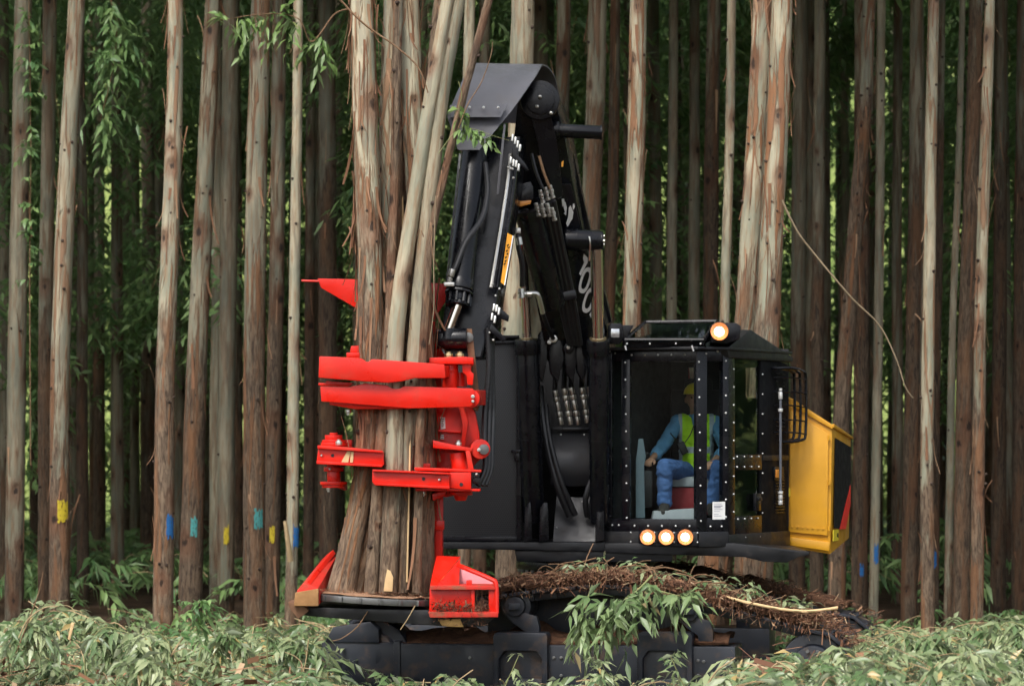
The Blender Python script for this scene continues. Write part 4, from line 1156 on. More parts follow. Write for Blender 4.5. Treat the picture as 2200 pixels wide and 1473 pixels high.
# tilt cylinder on the stick's front
a = W(1020, 318, -2.52); b2 = W(987, 625, -2.96)
m = MB(); m.cyl(a, b2, 0.112, seg=34, bevel=0.01); m.cyl(a.lerp(b2, 0.93), b2, 0.118, seg=34, bevel=0.006)
tc = m.build("tilt_cylinder", BLACK, stick)
d = (b2 - a).normalized()
m = MB(); m.cyl(b2, b2 + d * 0.10, 0.085, seg=28, bevel=0.008); m.cyl(b2 + d * 0.015, b2 + d * 0.035, 0.125, seg=12, bevel=0.004); m.cyl(b2 + d * 0.11, b2 + d * 0.14, 0.095, seg=12, bevel=0.004)
for k in range(10):
    an = 2 * math.pi * k / 10; q = d.orthogonal().normalized(); w2 = d.cross(q); e = (q * math.cos(an) + w2 * math.sin(an)) * 0.10
    m.cyl(b2 + d * 0.03 + e, b2 + d * 0.125 + e, 0.014, seg=6)
m.build("gland", BLACK, tc)
m = MB(); r0 = b2 + d * 0.13; r1 = W(964, 708, -3.02); m.cyl(r0, r1, 0.042, seg=24); m.build("rod", CHROME, tc)
m = MB(); m.cyl(W(938, 728, -3.0), W(1004, 727, -3.02), 0.088, seg=30, bevel=0.01); m.cyl(W(964, 705, -3.02), W(962, 728, -3.02), 0.07, 0.085, seg=24); m.build("rod_eye", BLACK, tc)
m = MB(); m.tube([W(1042, 350, -2.62), W(1047, 410, -2.7), W(1035, 470, -2.85), W(1000, 520, -2.98), W(980, 570, -3.05), W(972, 585, -3.06)], 0.026, 10); m.build("hydraulic_hose", RUBBER, tc)
m = MB(); m.cyl(W(972, 578, -3.07), W(968, 594, -3.07), 0.030, seg=10, bevel=0.003); m.cyl(W(968, 596, -3.07), W(965, 606, -3.07), 0.022, seg=10); m.box(W(965, 611, -3.07), (0.09, 0.05, 0.035), bevel=0.005)
m.build("hose_end", ZINC, tc)
# pipes down the right edge of the stick
for dx in (-7, 0, 7):
    m = MB(); m.tube([W(1104 + dx, 330, -2.52), W(1094 + dx, 420, -2.60), W(1062 + dx, 618, -2.86)], 0.017, 8, 3); m.build("steel_pipe", BLACK if dx > -7 else ZINC, stick)
m = MB()
for x, y in ((1102, 296), (1108, 302), (1113, 310), (1118, 318), (1098, 345), (1104, 350), (1110, 352), (1115, 360), (1062, 660), (1068, 662), (1073, 668), (1058, 680), (1064, 686)):
    m.cyl(W(x, y - 7, -2.62 if y < 400 else -2.96), W(x - 2, y + 8, -2.63 if y < 400 else -2.97), 0.013, seg=8, bevel=0.003)
for x, y in ((1092, 360), (1097, 362), (1101, 363), (1103, 382), (1058, 610), (1073, 620), (1065, 635), (1052, 714), (1060, 730)): m.ball(W(x, y, -2.66 if y < 400 else -2.92), 0.013, 1)
m.build("pipe_fittings", ZINC, stick)
m = MB(); m.prism([(1100, 318), (1128, 350), (1136, 364), (1130, 366), (1104, 345)], -2.60, -2.45, 0.006); m.build("pipe_clamp", BLACK, stick); m = MB(); m.prism([(1058, 676), (1092, 690), (1094, 678), (1068, 656), (1062, 660)], -2.94, -2.8, 0.006); m.build("pipe_clamp", BLACK, stick); m = MB(); m.prism([(1056, 695), (1088, 728), (1080, 734), (1050, 710)], -2.93, -2.8, 0.006)
m.build("pipe_clamp", BLACK, stick)
m = MB(); m.prism([(1082, 266), (1087, 268), (1072, 416), (1066, 418)], -2.62, -2.58, 0.004); m.build("guard_rail", HOOD, stick)
# yellow strip with the last letters of its lettering
ys = [(1090, 500, -2.74), (1101, 506, -2.73), (1083, 612, -2.93), (1076, 606, -2.94)]
m = MB(); m.ext([W(*p) for p in ys], (0, 0.01, 0), 0); m.build("yellow_strip", ORANGE, stick, 0)
m = MB(); m.ext([W(*p) for p in [(1101, 506, -2.732), (1103.5, 507, -2.73), (1085, 613, -2.93), (1083, 612, -2.932)]], (0, 0.008, 0), 0); m.build("white_edge", WHITE, stick, 0)
m = MB()
for x, y in ((1091, 526), (1093, 531), (1089, 538), (1090, 545), (1087, 552), (1086, 560), (1084, 566)):
    q = [W(x - 2, y, -2.752 - (y - 500) * 0.0019), W(x + 2, y - 2, -2.752 - (y - 500) * 0.0019), W(x + 2.5, y + 1, -2.752 - (y - 500) * 0.0019), W(x - 1.5, y + 3.5, -2.752 - (y - 500) * 0.0019)]
    m.ext(q, (0, 0.004, 0), 0)
m.build("strip_lettering", INK, stick, 0)
# steel hood over the boom point
L_ = [(1046, 262, -1.20), (1040, 190, -1.30), (1030, 148, -1.55), (1018, 136, -1.90), (996, 168, -2.30), (972, 222, -2.58), (962, 246, -2.66), (968, 272, -2.70), (984, 322, -2.76)]
R_ = [(1222, 270, -1.20), (1202, 205, -1.25), (1190, 160, -1.45), (1168, 138, -1.80), (1150, 165, -2.20), (1108, 226, -2.50), (1086, 254, -2.60), (1068, 276, -2.66), (1030, 322, -2.74)]
rows = []
Lc = catmull([W(*p) for p in L_], 4); Rc = catmull([W(*p) for p in R_], 4)
for a, b2 in zip(Lc, Rc): rows.append([a.lerp(b2, i / 10) for i in range(11)])
m = MB(); m.sheet(rows, 0.016); hood = m.build("boom_hood", HOOD, FB, 40)
m = MB(); m.ext([W(966, 226, -2.66), W(1090, 224, -2.60), W(1076, 252, -2.70), W(968, 252, -2.75)], (0, 0.012, 0), 0.004); wp = m.build("wear_plate", HOOD, hood)
m = MB()
for x in (978, 1009, 1039, 1070): m.ball(W(x, 231, -2.70), 0.015, 1)
m.build("plate_bolts", BOLT, wp)
# hoses dropping from the stick to the head
for dx, dy in ((0, 0), (9, .04), (17, .09)):
    m = MB(); m.tube([W(1048 + dx * .6, 705, -2.86 + dy), W(1050 + dx * .4, 790, -2.86 + dy), W(1042 + dx, 880, -2.88 + dy), W(1040 + dx, 950, -2.95 + dy), W(1042 + dx * .8, 1005, -3.0 + dy), W(1026 + dx, 1042, -3.05 + dy)], 0.024, 10, 8)
    h = m.build("head_hose", RUBBER, FB)
    rg = MB(); P = catmull([W(1048 + dx * .6, 705, -2.86 + dy), W(1050 + dx * .4, 790, -2.86 + dy), W(1042 + dx, 880, -2.88 + dy)], 20)
    for k in range(0, len(P) - 1, 2): rg.cyl(P[k], P[k] + (P[k + 1] - P[k]) * 0.8, 0.028, seg=10)
    rg.build("hose_wrap", RUBBER, h)

# --- cab --------------------------------------------------------------
zc = lambda py: EYE - (py - HOR) * (D - 0.85) / D / S0
def plan(px, Y):
    p = W(px, 0, Y); return V((p.x, p.y, 0))
cA, cB, cC, cD = plan(1302, -0.74), plan(1498, -0.96), plan(1562, -0.82), plan(1694, 0.42)
cE = cA + (cD - cC) * 0.95
class Wall:
    def __init__(s, P, Q, pxP, pxQ):
        s.P, s.Q = P, Q; s.d = (Q - P); s.n = V((s.d.y, -s.d.x, 0)).normalized(); s.a, s.b = pxP, pxQ
    def u(s, px): return (px - s.a) / (s.b - s.a)
    def pt(s, px, py, out=0.0):
        p = s.P + s.d * s.u(px) + s.n * out; return V((p.x, p.y, zc(py)))
    def slab(s, mb, pix, inn, out, bevel=0.005):
        return mb.ext([s.pt(x, y, out) for x, y in pix], s.n * -(inn + out), bevel)
    def rect(s, mb, x0, x1, y0, y1, inn, out, bevel=0.005):
        return s.slab(mb, [(x0, y0), (x1, y0), (x1, y1), (x0, y1)], inn, out, bevel)
WF, WC, WS = Wall(cA, cB, 1302, 1498), Wall(cB, cC, 1498, 1562), Wall(cC, cD, 1562, 1694)
m = MB()
WF.rect(m, 1299, 1315, 752, 1140, 0.05, 0.012)
WF.rect(m, 1336, 1354, 772, 1118, 0.05, 0.010)
WF.rect(m, 1496, 1500, 752, 1140, 0.06, 0.008)
WF.rect(m, 1300, 1499, 750, 776, 0.05, 0.006)
WF.rect(m, 1300, 1499, 1114, 1141, 0.05, 0.006)
WC.rect(m, 1497, 1518, 752, 1141, 0.06, 0.010)
WC.rect(m, 1552, 1564, 752, 1141, 0.06, 0.012)
WC.rect(m, 1500, 1560, 750, 776, 0.05, 0.006)
WC.rect(m, 1500, 1560, 1112, 1141, 0.05, 0.006)
WS.rect(m, 1562, 1576, 752, 1150, 0.06, 0.012)
WS.slab(m, [(1562, 765), (1562, 745), (1606, 706), (1694, 757), (1694, 780), (1640, 752), (1606, 732), (1576, 765)], 0.05, 0.008)
WS.rect(m, 1574, 1634, 976, 1010, 0.05, 0.008)
WS.rect(m, 1574, 1634, 1110, 1150, 0.05, 0.008)
cab = m.build("cab", BLACK, FB)
MATTE = paint("matte_black_paint", (0.006, 0.0065, 0.008), (0.02, 0.02, 0.022), 0.6, (0.03, 0.025, 0.02), 0.2, 0.12)
m = MB(); WS.slab(m, [(1632, 735), (1694, 772), (1694, 1150), (1632, 1150)], 0.05, 0.004); m.build("side_panel", MATTE, cab)
m = MB()      # lower sill
WF.rect(m, 1300, 1500, 1141, 1172, 0.25, 0.03, 0.01); WC.rect(m, 1498, 1562, 1141, 1174, 0.25, 0.03, 0.01); WS.rect(m, 1562, 1694, 1148, 1182, 0.25, 0.02, 0.01)
m.build("sill", BLACK_DULL, cab)
# glass
for w, pix, mat, nm in ((WF, [(1315, 776), (1336, 776), (1336, 1114), (1315, 1114)], GLASS, "narrow_pane"), (WF, [(1354, 776), (1497, 776), (1497, 1114), (1354, 1114)], GLASS, "windshield"),
                        (WC, [(1518, 776), (1552, 776), (1552, 1112), (1518, 1112)], GLASS, "corner_pane"),
                        (WS, [(1576, 765), (1606, 734), (1634, 748), (1634, 976), (1576, 976)], GLASS_DARK, "side_window"), (WS, [(1576, 1010), (1632, 1010), (1632, 1110), (1576, 1110)], GLASS_DARK, "lower_side_window")):
    m = MB(); m.add([w.pt(x, y, -0.015) for x, y in pix], [tuple(range(len(pix)))]); m.build(nm, mat, cab, 0)
# bolts along the frames
def bolts(w, pts, out=0.012, r=0.0115):
    m = MB()
    for x, y in pts: m.ball(w.pt(x, y, out), r, 1)
    m.build("frame_bolts", BOLT, cab, 60)
lin = lambda a, b, n: [a + (b - a) * i / (n - 1) for i in range(n)]
bolts(WF, [(1304 + i * .6, y) for i, y in enumerate(lin(773, 1108, 10))] + [(1344 + i * .4, y) for i, y in enumerate(lin(778, 1112, 10))] + [(x, 762) for x in lin(1358, 1472, 5)] + [(x, 1129) for x in lin(1364, 1482, 5)] + [(1316, 1128), (1330, 1128), (1310, 754), (1322, 758)])
bolts(WC, [(1500 + i * .5, y) for i, y in enumerate(lin(778, 1118, 10))] + [(1558, y) for y in lin(775, 1110, 10)] + [(1516, 760), (1540, 755), (1525, 1130), (1549, 1130)])
bolts(WS, [(1573, y) for y in lin(792, 1100, 9)] + [(1634, y) for y in lin(800, 1105, 8)] + [(1572, 758), (1587, 748), (1599, 738), (1610, 735), (1620, 740), (1630, 746)] + [(x, 981) for x in lin(1580, 1626, 4)] + [(x, 1003) for x in lin(1580, 1626, 4)] + [(x, 1116) for x in lin(1582, 1624, 4)] + [(1597, 1156), (1628, 1157)], 0.014, 0.0105)
bolts(WF, [(x, y) for x in (1357, 1408, 1450, 1500) for y in (1143, 1163)], 0.034, 0.010)
# roof
m = MB()
peak = [WS.pt(1556, 748, 0.03), WS.pt(1606, 704, 0.03), WS.pt(1698, 758, 0.03), WS.pt(1698, 770, 0.03), WS.pt(1560, 768, 0.03)]
m.ext(peak, (cA - cB) * 1.12, 0.012)
ev = [V((p.x, p.y, zc(752))) for p in (cA + V((-0.05, -0.08, 0)), cA + V((0.12, -0.16, 0)), cB + V((0.0, -0.10, 0)), cC + V((0.03, -0.05, 0)), cD + V((0.04, 0, 0)), cE)]
m.ext(ev, (0, 0, 0.028), 0.006)
roof = m.build("cab_roof", BLACK_DULL, cab)
m = MB()
q = [W(1342, 730, -1.02), W(1512, 730, -1.06), W(1542, 690, -0.45), W(1386, 692, -0.40)]
nrm = (q[1] - q[0]).cross(q[3] - q[0]).normalized()
for i in range(4):
    a, b2 = q[i], q[(i + 1) % 4]; m.cyl(a, b2, 0.020, seg=8)
m.ext([W(1338, 731, -1.03), W(1514, 731, -1.07), W(1518, 746, -1.02), W(1336, 746, -0.98)], (0, 0.06, 0), 0.006)
m.ext([q[2], q[3], q[3] - V((0, 0, 0.16)), q[2] - V((0, 0, 0.16))], (0, 0.02, 0), 0.003)
m.ext([q[0], q[3], q[3] - V((0, 0, 0.12)), q[0] - V((0, 0, 0.05))], (0.02, 0, 0), 0.003); m.ext([q[1], q[2], q[2] - V((0, 0, 0.12)), q[1] - V((0, 0, 0.05))], (-0.02, 0, 0), 0.003)
sk = m.build("skylight_frame", BLACK, roof)
SKY_GLASS = GLASS_DARK
m = MB(); m.add([p + nrm * 0.004 for p in q], [(0, 1, 2, 3)]); m.build("skylight_pane", GLASS_DARK, roof, 0)
m = MB()
for x in (1347, 1396, 1452, 1505): m.ball(W(x, 738, -1.08), 0.011, 1)
m.tube([W(1343, 742, -1.09), W(1345, 752, -1.09)], 0.008, 6); m.tube([W(1486, 742, -1.12), W(1490, 754, -1.12)], 0.008, 6)
m.build("skylight_bolts", BOLT, roof)
# roof lamps
m = MB(); m.prism([(1307, 700), (1313, 694), (1334, 694), (1338, 700), (1338, 732), (1332, 738), (1312, 738), (1307, 732)], -1.0, -0.8, 0.008); m.prism([(1336, 698), (1362, 698), (1346, 728), (1336, 732)], -0.92, -0.6, 0.01)
lm = m.build("roof_lamp", BLACK, roof, label="unlit square work lamp at the left end of the cab roof")
m = MB(); m.prism([(1312, 706), (1331, 706), (1331, 725), (1312, 725)], -1.012, -1.0, 0.006); m.build("lamp_lens", LENS, lm)
m = MB(); m.prism([(1528, 698), (1536, 693), (1580, 693), (1592, 700), (1590, 728), (1560, 738), (1528, 736)], -1.0, -0.6, 0.012)
lm = m.build("roof_lamp", BLACK, roof, label="lit work lamp at the right end of the cab roof")
def lit_lens(px, py, Y, r, parent):
    m = MB(); c = W(px, py, Y)
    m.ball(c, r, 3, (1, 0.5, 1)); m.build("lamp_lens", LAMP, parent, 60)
    m = MB()
    ring = [c + V((math.cos(t) * r * 1.12, -0.005, math.sin(t) * r * 1.12)) for t in [2 * math.pi * k / 24 for k in range(25)]]
    m.tube(ring, r * 0.05, 6, 1, False); m.build("lamp_bezel", ZINC, parent, 60)
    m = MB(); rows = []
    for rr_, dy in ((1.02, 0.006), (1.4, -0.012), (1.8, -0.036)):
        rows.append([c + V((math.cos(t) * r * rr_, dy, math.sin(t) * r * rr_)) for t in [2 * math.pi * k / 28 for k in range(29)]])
    m.sheet(rows, 0.003); m.build("reflector", flat("halo_orange", (0.75, 0.22, 0.03), 0.6, 0.0), parent, 60)  # added bowl, coloured orange to stand in for the halo round the lamp
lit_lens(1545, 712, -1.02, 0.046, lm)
# three lit lamps in the sill
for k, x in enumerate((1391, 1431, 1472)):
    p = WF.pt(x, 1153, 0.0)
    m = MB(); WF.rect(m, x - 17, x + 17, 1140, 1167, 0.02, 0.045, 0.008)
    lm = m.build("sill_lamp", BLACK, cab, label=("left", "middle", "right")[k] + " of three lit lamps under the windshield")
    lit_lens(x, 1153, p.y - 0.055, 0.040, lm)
# inside of the cab
m = MB()
fl = [V((p.x, p.y, zc(1128))) for p in (cA, cB, cC, cD, cE)]
m.ext(fl, (0, 0, -0.05), 0)
m.build("cab_floor", flat("floor_mat", (0.10, 0.11, 0.12), 0.8), cab, 0)
wr = Wall(cE, cD, 0, 100); m = MB()
for x0, x1, y0, y1 in ((0, 100, 1140, 850), (0, 100, 782, 740), (0, 16, 850, 782), (26, 44, 850, 782), (50, 64, 850, 782), (76, 82, 850, 782), (92, 100, 850, 782)):
    wr.rect(m, x0, x1, y1, y0, 0.02, 0.02, 0)
m.build("rear_wall", DARK, cab, 0)
wl = Wall(cE, cA, 0, 100); m = MB(); wl.rect(m, 0, 96, 765, 1140, 0.02, 0.0, 0); m.build("inner_wall", DARK, cab, 0)
SEATRED = flat("seat_red_fabric", (0.22, 0.02, 0.025), 0.8); SEATGREY = flat("seat_grey_fabric", (0.32, 0.33, 0.36), 0.85); PALE = flat("reflection_grey_blue", (0.09, 0.125, 0.15), 0.6)
m = MB(); m.box(W(1497, 1034, 0.0) + V((0, 0.05, 0)), (0.52, 0.52, 0.10), bevel=0.035); st = m.build("seat", SEATGREY, cab)
m = MB(); m.box(W(1497, 920, 0.30) + V((0, 0.02, 0)), (0.50, 0.12, 0.75), Matrix.Rotation(R(-8), 3, 'X'), 0.04)
m.box(W(1500, 835, 0.36), (0.28, 0.10, 0.2), bevel=0.04); m.build("backrest", flat("seat_dark_fabric", (0.035, 0.03, 0.032), 0.9), st)
m = MB(); m.box(W(1480, 1075, 0.02), (0.46, 0.44, 0.26), bevel=0.03); m.build("seat_base", SEATRED, st)
m = MB(); m.prism([(1445, 785), (1480, 785), (1486, 860), (1452, 880), (1432, 850)], 0.55, 0.62, 0.01); m.build("red_cabinet", SEATRED, cab)
m = MB(); m.prism([(1372, 942), (1382, 942), (1388, 980), (1384, 1000), (1386, 1112), (1366, 1112), (1366, 990)], -0.62, -0.58, 0.006); m.build("reflection_panel", PALE, cab)  # grey-blue reflection in the windshield, built as an upright plate
m = MB(); m.prism([(1376, 1010), (1402, 1010), (1402, 1090), (1376, 1090)], -0.40, 0.1, 0.02); m.build("armrest_console", BLACK_DULL, cab)
m = MB(); m.tube([W(1392, 1012, -0.30), W(1391, 1000, -0.31), W(1391, 978, -0.33)], 0.018, 10); m.ball(W(1391, 976, -0.33), 0.026, 2, (1, 1, 1.2)); m.build("joystick", BLACK_DULL, cab)
m = MB(); m.prism([(1405, 1098), (1500, 1092), (1515, 1118), (1400, 1122)], -0.62, -0.3, 0.01); m.build("pedal_mat", SEATGREY, cab)
# notice taped inside the corner pane
m = MB(); WC.rect(m, 1529, 1556, 1077, 1115, -0.014, 0.016, 0); ntc = m.build("paper_notice", WHITE, cab, 0)
m = MB()
for i, y in enumerate((1081, 1085, 1088, 1093, 1097, 1103, 1107)):
    WC.rect(m, 1532, (1548, 1550, 1546, 1550, 1544, 1542, 1548)[i], y, y + (2.2 if i in (1, 2) else 1.0), -0.0162, 0.0175, 0)
m.build("print_lines", flat("grey_print", (0.35, 0.35, 0.4), 0.6), ntc, 0)
# side: guard cage, strut, louvres, light, latch
cg = MB()
for o in (0.06, 0.12, 0.18):
    cg.tube([WS.pt(1652, 786, o * .4), WS.pt(1664, 785, o), WS.pt(1684, 792, o + .02), WS.pt(1690, 810, o + .02), WS.pt(1690, 925, o + .02), WS.pt(1684, 945, o), WS.pt(1668, 950, o * .4)], 0.014, 8, 4)
for y in (806, 838, 868, 900, 928):
    cg.tube([WS.pt(1654, y, 0.03), WS.pt(1672, y, 0.16), WS.pt(1690, y + 4, 0.21)], 0.007, 6, 2)
for y in range(796, 940, 9): cg.tube([WS.pt(1660, y, 0.03), WS.pt(1680, y + 2, 0.03)], 0.004, 5, 1)
cg.build("guard_cage", BLACK, cab)
m = MB(); a = WS.pt(1655, 832, 0.10); b2 = WS.pt(1655, 1088, 0.10)
m.cyl(a, b2, 0.013, seg=12); stt = m.build("grab_strut", flat("strut_grey", (0.13, 0.14, 0.165), 0.4, 0.3), cab)
m = MB()
for y0, y1, r in ((830, 836, .016), (838, 854, .021), (875, 882, .024), (1058, 1064, .026), (1066, 1076, .022), (1078, 1088, .023)):
    m.cyl(WS.pt(1655, y0, 0.10), WS.pt(1655, y1, 0.10), r, seg=12, bevel=0.003)
m.build("strut_collars", BOLT, stt)
m = MB()
for i in range(14): WS.rect(m, 1662, 1682, 1020 + i * 6.5, 1023 + i * 6.5, 0.0, 0.016, 0.002)
m.build("louvres", BLACK, cab)
m = MB(); WS.rect(m, 1658, 1680, 1004, 1034, 0.0, 0.02, 0.004); sd_ = m.build("side_lamp", BLACK, cab)
m = MB(); WS.rect(m, 1661, 1667, 1010, 1028, 0.0, 0.028, 0.003); m.build("side_lamp_lens", AMBER, sd_)
m = MB(); WS.rect(m, 1616, 1628, 1062, 1100, 0.0, 0.03, 0.008); WS.rect(m, 1618, 1626, 1070, 1078, 0.0, 0.05, 0.004); m.build("door_handle", BLACK, cab)
m = MB(); WS.rect(m, 1636, 1694, 978, 990, 0.0, 0.01, 0.003); m.build("side_trim", BLACK_DULL, cab)

# --- yellow rear body -------------------------------------------------
m = MB()
F = [W(1690, 850, .50), W(1706, 858, .50), W(1788, 912, .42), W(1784, 1190, .42), W(1686, 1174, .50)]
B_ = [W(1700, 862, 1.7), W(1716, 872, 1.7), W(1828, 940, 1.6), W(1824, 1156, 1.6), W(1700, 1150, 1.7)]
m.hull8(F, B_, 0.012)
yb = m.build("yellow_rear_body", YELLOW, FB)
m = MB(); m.ext([W(1698, 882, .465), W(1780, 932, .395), W(1778, 1150, .395), W(1694, 1142, .465)], (0, 0.05, 0), 0.006); dr = m.build("service_door", YELLOW, yb)
m = MB()
for py in (940, 1036, 1134): m.cyl(W(1781, py - 5, .385), W(1781, py + 5, .385), 0.012, seg=10)
for px in range(1702, 1776, 11): m.box(W(px, 1131 + (px - 1702) * .07, .39 + (1776 - px) * 0.0008), (0.022, 0.012, 0.008))
m.build("door_hinges", YELLOW, dr)
m = MB(); m.ext([W(1702, 856, .47), W(1789, 912, .39), W(1789, 922, .39), W(1702, 872, .47)], (0, 0.06, 0), 0.006); m.build("top_trim", YELLOW, yb); m = MB(); m.ext([W(1690, 1152, .47), W(1783, 1164, .39), W(1782, 1184, .39), W(1690, 1170, .47)], (0, 0.05, 0), 0.012)
m.build("body_trim", YELLOW, yb)
m = MB(); m.ext([W(1788, 910, .40), W(1829, 938, 1.58), W(1829, 943, 1.58), W(1788, 918, .40)], (0.02, 0, 0), 0.004); m.build("eave_trim", YELLOW, yb)
side = lambda px, py: W(px, py, .42 + (px - 1786) / 40 * 1.18) + V((0.012, -0.004, 0))
m = MB(); m.ext([side(1791, 940), side(1824.5, 960), side(1824, 1040), side(1809, 1136), side(1789, 1134)], (0.004, 0, 0), 0); m.build("black_decal", INK, yb, 0)
m = MB(); m.ext([side(1823.5, 1040), side(1823.5, 1082), side(1813, 1136), side(1800, 1136)], (0.007, 0, 0), 0); m.build("red_stripe", REDDECAL, yb, 0)
m = MB(); m.ext([side(1786.5, 1138), side(1798, 1136), side(1797.5, 1160), side(1786.5, 1162)], (0.006, 0, 0), 0); lb = m.build("warning_label", LABELY, yb, 0)
m = MB(); m.ext([side(1795, 1144), side(1797, 1144), side(1797, 1154), side(1794, 1152)], (0.008, 0, 0), 0); m.build("label_symbol", INK, lb, 0)
m = MB(); m.ext([W(1694.5, 1048, .455), W(1698, 1048, .455), W(1698, 1066, .455), W(1694.5, 1066, .455)], (0, 0.01, 0), 0); m.build("small_label", LABELY, yb, 0)
# rear body mass hidden behind cab and boom
m = MB(); m.prism([(1100, 900), (1690, 880), (1690, 1160), (1100, 1160)], 1.25, 2.3, 0.03); m.build("counterweight", BLACK_DULL, FB)
m = MB(); m.prism([(1174, 796), (1186, 812), (1182, 818), (1172, 812)], 1.2, 1.24, 0.002); m.build("yellow_tab", YELLOW, FB)

# ------------------------------------------------------------------ felling head
FH = thing("felling_head", tuple(W(800, 1320, -3.0)), "bright red disc saw felling head clasping a bundle of stems", "felling head")
def part(name, mat, *prisms, parent=FH, bevel=0.006, label=None):
    m = MB()
    for pix, a, b in prisms: m.prism(pix, a, b, bevel)
    return m.build(name, mat, parent, label=label)
# back spine and body
part("spine", RED, ([(918, 690), (934, 690), (948, 760), (952, 1230), (926, 1230), (918, 760)], -2.72, -2.55))
part("spine_bar", RED, ([(936, 1060), (952, 1060), (950, 1215), (934, 1215)], -2.95, -2.80), ([(934, 1118), (954, 1118), (954, 1138), (934, 1138)], -3.0, -2.78))
part("horn_plate", RED, ([(682, 598), (776, 600), (920, 606), (974, 612), (962, 640), (934, 684), (918, 700), (910, 690), (780, 672), (762, 660), (690, 618)], -2.74, -2.70), bevel=0.004)
m = MB(); m.cyl(W(648, 603, -2.72), W(684, 604, -2.72), 0.010, seg=8); m.build("horn_pin", RED, FH)
part("horn_tab", RED, ([(966, 616), (996, 617), (996, 622), (966, 622)], -2.80, -2.70))
m = MB(); rows = []
for j in range(8):
    u = j / 7; rows.append([W(922 + 10 * i / 4 + 26 * u * u * i / 4, 690 + 80 * u, -2.80 - 0.05 * i / 4) for i in range(5)])
m.sheet(rows, 0.014); m.build("curved_gusset", RED, FH)
part("body", RED, ([(928, 868), (1004, 870), (1018, 872), (1022, 890), (1030, 930), (1032, 985), (1018, 1000), (990, 1062), (955, 1068), (928, 1050)], -2.95, -2.65, ), bevel=0.012)
part("body_rib", RED, ([(985, 872), (996, 872), (1006, 905), (998, 960), (990, 960), (994, 910)], -3.12, -2.94), ([(935, 922), (990, 925), (990, 930), (935, 927)], -3.04, -2.94))
part("body_shelf", RED, ([(930, 945), (975, 955), (1014, 962), (1014, 969), (930, 962)], -3.25, -2.9))
part("body_foot", RED, ([(928, 1060), (958, 1052), (958, 1062), (930, 1076)], -3.2, -2.9))
m = MB(); m.cyl(W(1032, 964, -3.22), W(1030, 964, -2.95), 0.085, seg=28, bevel=0.012); bp = m.build("pin_boss", RED, FH)
m = MB(); m.cyl(W(1040, 965, -3.245), W(1038, 965, -3.2), 0.045, seg=20, bevel=0.006); m.build("pin", STEEL, bp)
m = MB(); m.hexnut(W(1029, 966, -3.24), (0, -1, 0), 0.018, 0.02); m.hexnut(W(985, 960, -3.2), (0, 0, 1), 0.030, 0.04); m.build("boss_nuts", ZINC, FH, kind="stuff")
for pix in ([(946, 896), (956, 896), (957, 920), (947, 922)], [(946, 933), (953, 933), (954, 943), (946, 943)]):
    m = MB(); m.prism(pix, -2.962, -2.95, 0); sk_ = m.build("white_sticker", WHITE, FH, 0)
    m = MB(); x = pix[0][0]
    for k, y in enumerate(range(pix[0][1] + 3, pix[2][1] - 2, 4)): m.prism([(x + 2, y), (x + 8 - k % 3, y), (x + 8 - k % 3, y + 1.2), (x + 2, y + 1.2)], -2.964, -2.9635, 0)
    m.build("sticker_print", INK, sk_, 0)
# upper clamp arms
def arm(name, pix, Y0, thick, label):
    m = MB(); m.prism(pix, Y0, Y0 + thick, 0.010); return m.build(name, RED, FH, label=label)
A1 = arm("clamp_arm", [(686, 765), (770, 768), (779, 771), (789, 778), (800, 771), (955, 782), (958, 812), (890, 812), (862, 819), (835, 822), (770, 818), (684, 811)], -3.50, 0.07, "upper of the two crossing clamp arms")
A2 = arm("clamp_arm", [(688, 829), (750, 831), (785, 823), (830, 827), (842, 834), (858, 835), (868, 829), (905, 830), (1016, 834), (1020, 840), (1020, 868), (1010, 874), (880, 877), (690, 862)], -3.44, 0.07, "lower of the two crossing clamp arms")
for a, y0, y1, x, yf in ((A1, 786, 810, 950, -3.46), (A2, 838, 870, 1012, -3.40)):
    m = MB(); m.hull8([W(x - 8, y0, yf), W(x + 6, y0, yf), W(x + 6, y1, yf), W(x - 8, y1, yf)], [W(x + 16, y0, -2.85), W(x + 34, y0, -2.85), W(x + 34, y1, -2.85), W(x + 16, y1, -2.85)], 0.008); m.build("arm_root", RED, a)
m = MB(); m.prism([(708, 862), (880, 872), (880, 878), (760, 878), (708, 869)], -3.40, -3.1, 0.004); m.prism([(700, 818), (760, 822), (750, 830), (700, 829)], -3.36, -3.0, 0.004); m.build("arm_web", RED, A2)
m = MB(); m.cyl(W(1012, 856, -3.42), W(1016, 856, -3.2), 0.075, seg=24, bevel=0.01); m.build("arm_boss", RED, A2)
m = MB(); m.hexnut(W(1016, 852, -3.46), (0, -1, 0), 0.018, 0.015); m.hexnut(W(1016, 862, -3.46), (0, -1, 0), 0.014, 0.012); m.hexnut(W(748, 880, -3.3), (0, 0, -1), 0.024, 0.03); m.build("arm_nuts", ZINC, A2, kind="stuff")
